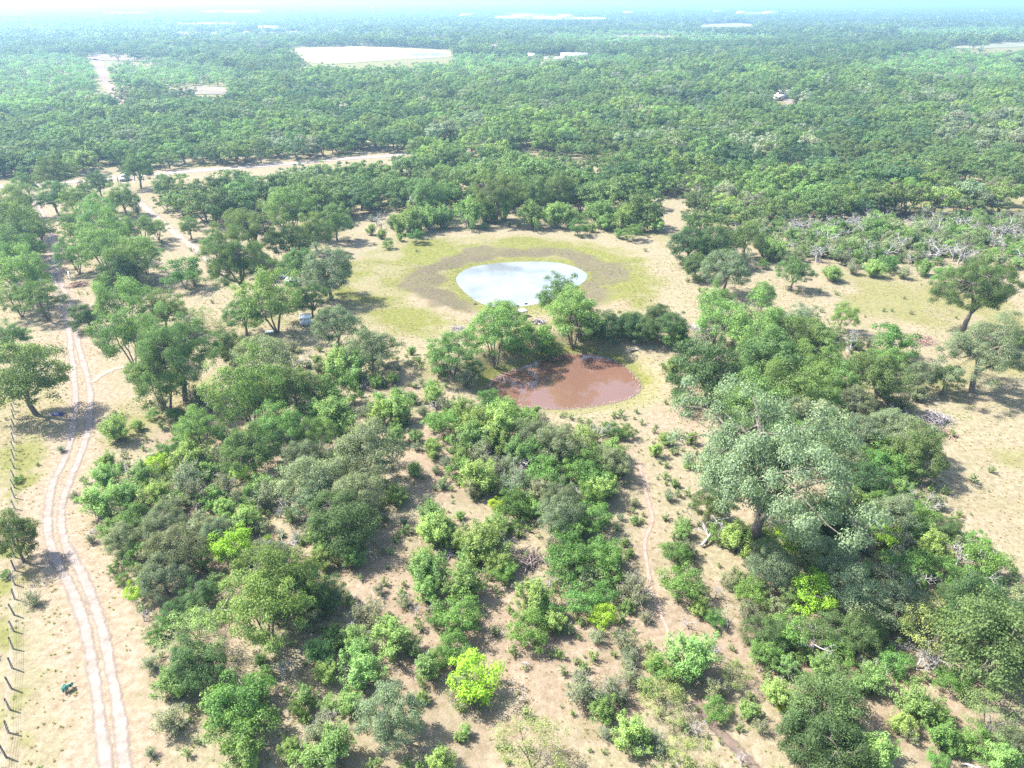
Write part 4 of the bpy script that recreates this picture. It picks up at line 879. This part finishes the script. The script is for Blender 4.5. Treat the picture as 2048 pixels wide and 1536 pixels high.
fence([(27, 700), (28, 800), (28, 880), (29, 960), (30, 1060), (30, 1150), (29, 1220), (27, 1290), (24, 1350), (20, 1420), (14, 1500), (4, 1600)], 2.3, 1.35, 'weathered post and wire fence running beside the two-rut track')
fence([(-60, 386), (40, 380), (120, 374), (200, 370), (236, 365)], 3.2, 1.25, 'post and wire fence along the near edge of the sandy road', .07)
for px, py, lean, lab in [(237, 366, 0, 'upright dark gate post beside the parked white vehicle'), (269, 361, .35, 'leaning brace post under the oak by the road gate')]:
    x, y, z, t = onground(px, py); a = Acc(); a.tube([(0, 0, -.2), (lean * .5, 0, .8), (lean * 1.5, 0, 1.9)], [.15, .14, .12], 8); a.box((lean * 1.5, 0, 1.92), (.26, .26, .05))
    tag(obj('gate_post', a.mesh('gate_post', [M_POST]), loc=(x, y, z)), lab, 'post')
x, y, z, t = onground(261, 480); e = bpy.data.objects.new('utility_pole', None); COL.objects.link(e); e.location = (x, y, z); tag(e, 'bare dark wooden pole standing among slender trees near the drive', 'pole')
a = Acc(); a.tube([(0, 0, -.3), (-.1, 0, 2.2), (-.35, 0, 4.6)], [.17, .15, .12], 8); obj('shaft', a.mesh('shaft', [M_POST]), e); a = Acc(); a.tube([(-.352, 0, 4.58), (-.36, 0, 4.68)], [.15, .15], 8); a.box((-.36, 0, 4.69), (.2, .2, .03)); obj('cap', a.mesh('cap', [M_POST]), e)
x, y, z, t = onground(142, 561); e = bpy.data.objects.new('white_post', None); COL.objects.link(e); e.location = (x, y, z); tag(e, 'white square post beside the track next to the stick heap', 'post')
M_WHITE = simple('white_paint', (.78, .77, .75), .5, .05, 3); a = Acc(); a.box((0, 0, .9), (.24, .24, 1.9)); obj('shaft', a.mesh('shaft', [M_WHITE]), e); a = Acc(); a.box((0, 0, 1.89), (.32, .32, .08), 0, 0, .8); obj('cap', a.mesh('cap', [M_WHITE]), e)
x, y, z, t = onground(115, 829); a = Acc()
rr = np.random.default_rng(5); hx = np.linspace(-.9, .9, 9); hy = np.linspace(-.5, .5, 7); HX, HY = np.meshgrid(hx, hy); HZ = .42 * np.clip(1 - (HX / .95) ** 2 - (HY / .55) ** 2, 0, 1) ** .6 + rr.random(HX.shape) * .1 - .03
i = np.arange(6)[:, None] * 9 + np.arange(8)[None]; a.add(np.stack([HX, HY, HZ], -1).reshape(-1, 3), np.stack([i, i + 1, i + 10, i + 9], -1).reshape(-1, 4))
tag(obj('crumpled_tarp', a.mesh('crumpled_tarp', [simple('tarp', (.03, .035, .09), .5, .4, 4)], True), loc=(x, y, z)), 'dark blue crumpled heap in the shade of the broad oak', 'tarp')

# ------------------------------------------------------------------ small buildings
M_GALV = simple('galvanised', (.50, .55, .60), .5, .08, 2, .2); M_ROOFW = simple('roof_white', (.74, .74, .73), .5, .06, 2); M_TEAL = simple('teal_panel', (.035, .10, .12), .6, .2, 2); M_DARK = simple('dark_gap', (.015, .017, .02), .6, .1, 2); M_WOOD = simple('grey_plank', (.40, .36, .34), .9, .25, 5)
def hut(px, py, wd, dp, ht, wall, roof, rz, label, name='box_hut', slope=.18):
    x, y, z, t = onground(px, py); e = bpy.data.objects.new(name, None); COL.objects.link(e); e.location = (x, y, z); e.rotation_euler = (0, 0, rz); tag(e, label, 'hut')
    a = Acc(); a.box((0, 0, ht / 2), (wd, dp, ht)); obj('walls', a.mesh('walls', [wall]), e)
    a = Acc(); V = []
    for sx, sy, zz in [(-1, -1, ht + .01), (1, -1, ht + .01), (1, 1, ht + slope), (-1, 1, ht + slope)]: V.append((sx * (wd / 2 + .12), sy * (dp / 2 + .14), zz))
    V += [(v[0], v[1], v[2] + .07) for v in V]; a.add(V, [[0, 3, 2, 1], [4, 5, 6, 7], [0, 1, 5, 4], [1, 2, 6, 5], [2, 3, 7, 6], [3, 0, 4, 7]]); obj('roof', a.mesh('roof', [roof]), e)
    a = Acc(); a.box((wd * .12, -dp / 2 - .012, ht * .45), (wd * .42, .04, ht * .82)); d = obj('door', a.mesh('door', [wall]), e); a = Acc(); a.box((wd * .27, -dp / 2 - .05, ht * .5), (.05, .06, .16)); obj('handle', a.mesh('handle', [M_DARK]), d)
    for sx in (-1, 1):
        a = Acc(); a.box((sx * (wd / 2 + .004), -dp / 2 - .004, ht / 2), (.07, .07, ht)); obj('corner_trim', a.mesh('corner_trim', [roof]), e)
    return e
hut(612, 649, 1.65, 1.5, 1.5, M_GALV, M_ROOFW, .12, 'pale blue-grey box hut with white roof under the tall oak')
hut(584, 570, 2.0, 1.5, 1.15, M_TEAL, M_ROOFW, -.05, 'dark teal box hut with pale roof half hidden by trees')
for px, py, wd, dp, lab, rz in [(569, 553, 1.9, 1.1, 'pale metal sheet lying behind the dark teal hut', -.6), (541, 664, 1.7, .9, 'white slab lying on the ground below the vase-shaped tree', .2)]:
    x, y, z, t = onground(px, py); a = Acc(); a.box((0, 0, .07), (wd, dp, .1)); a.box((0, 0, .135), (wd * .94, dp * .9, .03)); tag(obj('flat_slab', a.mesh('flat_slab', [M_ROOFW]), loc=(x, y, z), rz=rz), lab, 'slab')
# stilted platform at the pond
x, y, z, t = onground(1042, 633); e = bpy.data.objects.new('stilted_platform', None); COL.objects.link(e); e.location = (x, y, z); e.rotation_euler = (0, 0, .55); tag(e, 'small grey plank platform on stilts at the edge of the milky pond', 'platform')
zt = 1.15
for k in range(7):
    a = Acc(); a.box((-.9 + k * .3, .0, zt + (.01 if k % 2 else 0)), (.275, 1.7, .05)); obj('plank', a.mesh('plank', [M_WOOD]), e)
for sx in (-.85, .85):
    for sy in (-.7, .7):
        a = Acc(); a.tube([(sx, sy, -.6), (sx, sy, zt - .028)], [.06, .055], 7); obj('leg', a.mesh('leg', [M_POST]), e)
for sy in (-.7, .7):
    a = Acc(); a.box((0, sy, zt - .10), (2.05, .09, .13)); obj('beam', a.mesh('beam', [M_DARK]), e)
for k, (px, py) in enumerate([(1035, 613), (1052, 609), (1003, 618), (951, 609)]):
    x, y, z, t = onground(px, py); a = Acc(); a.tube([(-.35, 0, .05), (-.1, .05, .14), (.15, 0, .12), (.4, -.05, .06)], [.03, .12, .11, .02], 7); tag(obj('driftwood', a.mesh('driftwood', [simple('wet_log', (.04, .035, .035), .6, .2, 4)], True), loc=(x, y, max(z, W1 + .02)), rz=.4), 'dark waterlogged log in the milky pond shallows, ' + ORD[k] + ' to the stilted platform', 'log', 'dark logs along the milky pond shore')
x, y, z, t = onground(1269, 703); a = Acc(); a.tube([(-1.8, -.2, .12), (-.8, .1, .3), (.2, .15, .26), (1.2, .4, .35), (1.7, .45, .5)], [.05, .10, .12, .09, .04], 7); a.tube([(.2, .15, .28), (.6, -.3, .5), (.9, -.6, .45)], [.06, .04, .02], 6); tag(obj('fallen_log', a.mesh('fallen_log', [M_TWIG], True), loc=(x, y, z), rz=.1), 'bent grey log lying behind the brown pond below the dark trees', 'log')

# houses
def house(px, py, wd, dp, ht, rh, wall, roof, rz, label, win=2, name='ranch_house'):
    x, y, z = [float(v) for v in unproj(px, py, 0)[:2]] + [0.3]; e = bpy.data.objects.new(name, None); COL.objects.link(e); e.location = (x, y, z); e.rotation_euler = (0, 0, rz); tag(e, label, 'building')
    a = Acc(); a.box((0, 0, ht / 2), (wd, dp, ht)); a.add([(-wd / 2, -dp / 2, ht), (-wd / 2, dp / 2, ht), (-wd / 2, 0, ht + rh), (-wd / 2, 0, ht + rh)], [[0, 2, 1, 3]]) ; a.add([(wd / 2, -dp / 2, ht), (wd / 2, dp / 2, ht), (wd / 2, 0, ht + rh), (wd / 2, 0, ht + rh)], [[0, 1, 2, 3]]); obj('walls', a.mesh('walls', [wall]), e)
    for s in (-1, 1):
        a = Acc(); o = .45; V = [(-wd / 2 - o, s * (dp / 2 + o), ht - rh * o / (dp / 2)), (wd / 2 + o, s * (dp / 2 + o), ht - rh * o / (dp / 2)), (wd / 2 + o, 0, ht + rh), (-wd / 2 - o, 0, ht + rh)]; V = [(p[0], p[1], p[2] + .03) for p in V] + [(p[0], p[1], p[2] + .2) for p in V]
        a.add(V, [[0, 3, 2, 1], [4, 5, 6, 7], [0, 1, 5, 4], [1, 2, 6, 5], [3, 0, 4, 7]]); obj('roof', a.mesh('roof', [roof]), e)
    for k in range(win):
        a = Acc(); a.box((wd * ((k + .5) / win - .5), -dp / 2 - .01, ht * .55), (min(1.2, wd / win * .5), .08, ht * .36)); obj('window', a.mesh('window', [M_DARK]), e)
    return e
M_CREAM = simple('cream_wall', (.62, .56, .45), .8, .06, 1); M_TIN = simple('tan_tin', (.62, .54, .44), .5, .08, 1); M_TILE = simple('pink_tile', (.42, .26, .21), .8, .12, 1)
house(1566, 196, 7.0, 5.0, 2.7, 1.2, M_CREAM, M_TIN, .1, 'tan-roofed cabin in a clearing of the wood')
house(1556, 201, 5.2, 3.0, 2.2, .5, M_CREAM, M_ROOFW, .15, 'low white-roofed shed in front of the tan-roofed cabin', 1, 'shed')
house(1010, 112, 12, 9, 4.0, 3.0, M_CREAM, M_TILE, .2, 'pink-roofed house among distant trees beside the far pasture', 3)
house(989, 109, 7, 7, 7.0, 2.0, M_CREAM, M_TILE, 0, 'cream tower-like house beside the pink-roofed house', 1)
house(1063, 119, 6, 5, 4.0, 1.2, M_WHITE, M_ROOFW, 0, 'small white building beside the mown yard', 1, 'shed')
house(1148, 117, 26, 10, 3.2, 1.4, M_WHITE, M_ROOFW, .05, 'long white-roofed barn at the mown yard', 4, 'barn')
house(539, 63, 36, 12, 6.5, 2.5, M_WHITE, M_ROOFW, .05, 'long white barn on the pale strip of field', 5, 'barn')
FARLM = [((1470, 50), 'the hazy hay field'), ((1080, 36), 'the white quarry'), ((450, 24), 'the pale sand pit'), ((748, 32), 'the water tower'), ((1750, 25), 'the long building row right of the hay field')][:4]
FARG = [(tuple(float(v) for v in unproj(*p)[:2]), t) for p, t in FARLM]; FB = [(1436, 27), (1482, 29), (1540, 29), (1566, 38), (1720, 25), (1745, 26), (1046, 37), (1130, 37), (935, 36), (330, 27), (432, 27), (1590, 29), (1970, 26), (1256, 29)]
def near_far(px, py):
    x, y = [float(v) for v in unproj(px, py)[:2]]; d = [math.hypot(x - g[0], y - g[1]) for g, _ in FARG]; j = int(np.argmin(d)); return j, d[j]
fb_seen = FB
def far_label(words, px, py, allp):
    j, d = near_far(px, py); k = sorted(near_far(*p)[1] for p in allp if near_far(*p)[0] == j).index(d)
    return f"{words}, {ORD[k]} to {FARG[j][1]} on the plain"
for k, (px, py, wd) in enumerate([(1436, 27, 90), (1482, 29, 70), (1540, 29, 110), (1566, 38, 50), (1720, 25, 110), (1745, 26, 80), (1046, 37, 120), (1130, 37, 90), (935, 36, 90), (330, 27, 90), (432, 27, 120), (1590, 29, 60), (1970, 26, 120), (1256, 29, 80)]):
    house(px, py, wd * .55, 22, 9, 3, M_WHITE, M_ROOFW, (k % 3 - 1) * .2, far_label('pale far-off building', px, py, fb_seen), 4, 'distant_building')['group'] = 'far pale buildings of the plain'
# far masts
def mast(px, py, hgt, r, label, name, tank=False, group=None):
    x, y, _ = unproj(px, py, 0); e = bpy.data.objects.new(name, None); COL.objects.link(e); e.location = (float(x), float(y), 0); tag(e, label, 'tower' if tank else 'pylon', group)
    if tank:
        for q in range(4):
            a = Acc(); an = q * pi / 2 + .4; a.tube([(cos(an) * r * 2.2, sin(an) * r * 2.2, 0), (cos(an) * r * 1.3, sin(an) * r * 1.3, hgt * .78)], [r * .3, r * .25], 6); obj('leg', a.mesh('leg', [M_WHITE]), e)
        a = Acc(); zz = np.linspace(0, 1, 8); a.tube(np.stack([zz * 0, zz * 0, hgt * (.74 + .26 * zz)], 1), r * 2.3 * np.sin(.25 + zz * 2.7) + .05, 14); obj('tank', a.mesh('tank', [M_WHITE], True), e)
    else:
        a = Acc(); a.tube([(0, 0, -1), (0, 0, hgt)], [r, r * .6], 6); obj('shaft', a.mesh('shaft', [M_WHITE]), e); a = Acc(); a.box((0, 0, hgt * .88), (hgt * .16, .3, .3)); obj('crossarm', a.mesh('crossarm', [M_WHITE]), e)
mast(748, 32, 34, 2.6, 'pale water tower rising from the hazy plain', 'water_tower', True)
for k, (px, py) in enumerate([(1033, 63), (1130, 63), (1234, 60), (1361, 62), (1872, 53), (1985, 49)]): mast(px, py, 21, .4, 'slim pale power pylon in the hazy woodland, ' + ORD[k] + ' to the water tower', 'power_pylon', False, 'power line across the plain')

# ------------------------------------------------------------------ parked vehicle
def vehicle(px, py, rz):
    x, y, z, t = onground(px, py); e = bpy.data.objects.new('parked_car', None); COL.objects.link(e); e.location = (x, y, z + .07); e.rotation_euler = (0, 0, rz); tag(e, 'white sport utility vehicle parked on the sandy road by the gate', 'car')
    paint = simple('car_paint', (.75, .76, .78), .25, .03, 1, 0, .6); glass = simple('car_glass', (.02, .022, .03), .08, .05, 1, 0, .7); rub = simple('tyre', (.02, .02, .02), .9, .1, 4); lamp = simple('lamp_glass', (.6, .6, .62), .15, .05, 1)
    prof = [(-2.35, .42), (-2.4, .75), (-2.3, 1.0), (-2.1, 1.06), (-1.05, 1.12), (-.95, 1.14), (2.2, 1.12), (2.35, .95), (2.35, .45), (1.9, .32), (-1.9, .32)]   # front at -x
    def loft(sec, w0, w1, m, name, par):
        n = len(sec); V = [(p[0], -w0, p[1]) for p in sec] + [(p[0], w0, p[1]) for p in sec]; me = bpy.data.meshes.new(name)
        me.from_pydata(V, [], [list(range(n)), list(range(2 * n - 1, n - 1, -1))] + [[(i + 1) % n, i, n + i, n + (i + 1) % n] for i in range(n)]); me.materials.append(m); me.update()
        o = obj(name, me, par); b = o.modifiers.new('bevel', 'BEVEL'); b.width = .06; b.segments = 2; return o
    body = loft(prof, .94, .94, paint, 'body', e)
    cab = Acc(); yb, yt = .88, .70; zb, zt_ = 1.1, 1.78
    V = [(-1.0, -yb, zb), (2.25, -yb, zb), (2.25, yb, zb), (-1.0, yb, zb), (-.25, -yt, zt_), (2.0, -yt, zt_), (2.0, yt, zt_), (-.25, yt, zt_)]
    cab.add(V, [[0, 1, 5, 4], [1, 2, 6, 5], [2, 3, 7, 6], [3, 0, 4, 7], [4, 5, 6, 7]]); o = obj('cabin', cab.mesh('cabin', [paint]), e)
    def quad(nm, pts, m, par, off):
        a = Acc(); P = np.array(pts, float) + np.array(off); a.add(P, [[0, 1, 2, 3]]); return obj(nm, a.mesh(nm, [m]), par)
    quad('windshield', [(-.93, -.76, 1.18), (-.93, .76, 1.18), (-.33, .62, 1.70), (-.33, -.62, 1.70)], glass, e, (-.015, 0, .012))
    quad('rear_window', [(2.22, .72, 1.2), (2.22, -.72, 1.2), (2.05, -.6, 1.68), (2.05, .6, 1.68)], glass, e, (.015, 0, .004))
    for s in (-1, 1):
        for x0, x1, x2, x3 in ((-.72, .55, .55, -.2), (.68, 1.95, 1.85, .68)):
            quad('side_window', [(x0, s * .857, 1.2), (x1, s * .857, 1.2), (x2, s * .735, 1.66), (x3, s * .735, 1.66)], glass, e, (0, s * .012, 0))
        for xw in (-1.5, 1.45):
            a = Acc(); a.tube([(xw, s * .72, .33), (xw, s * .97, .33)], [.36, .36], 16); wv = obj('wheel', a.mesh('wheel', [rub]), e); a = Acc(); a.tube([(xw, s * .971, .33), (xw, s * .985, .33)], [.22, .02], 12); obj('rim', a.mesh('rim', [lamp]), wv)
        a = Acc(); a.box((-2.37, s * .66, .86), (.1, .38, .16)); obj('headlight', a.mesh('headlight', [lamp]), e); a = Acc(); a.box((-.75, s * 1.03, 1.2), (.14, .18, .14)); obj('mirror', a.mesh('mirror', [paint]), e)
    a = Acc(); a.box((-2.41, 0, .72), (.06, .8, .22)); obj('grille', a.mesh('grille', [M_DARK]), e); a = Acc(); a.box((-2.4, 0, .46), (.14, 1.8, .16)); obj('bumper', a.mesh('bumper', [M_DARK]), e)
vehicle(250, 361, radians(100))

# ------------------------------------------------------------------ haze
hz, n, b = newmat('haze_air'); n.nodes.remove(b); pv = N(n, 'ShaderNodeVolumePrincipled'); pv.inputs['Color'].default_value = (.42, .68, .92, 1); pv.inputs['Density'].default_value = .00034; pv.inputs['Anisotropy'].default_value = 0.45
n.links.new(pv.outputs[0], n.nodes['Material Output'].inputs['Volume'])
a = Acc(); a.box((0, 7300, 32), (30600, 16600, 68)); hb = obj('haze', a.mesh('haze', [hz])); hb['kind'] = 'stuff'; hb['label'] = 'thin blue summer haze over the plain'
print('TRIS', sum(len(m.polygons) for m in bpy.data.meshes) * 2, 'OBJ', len(S.objects))
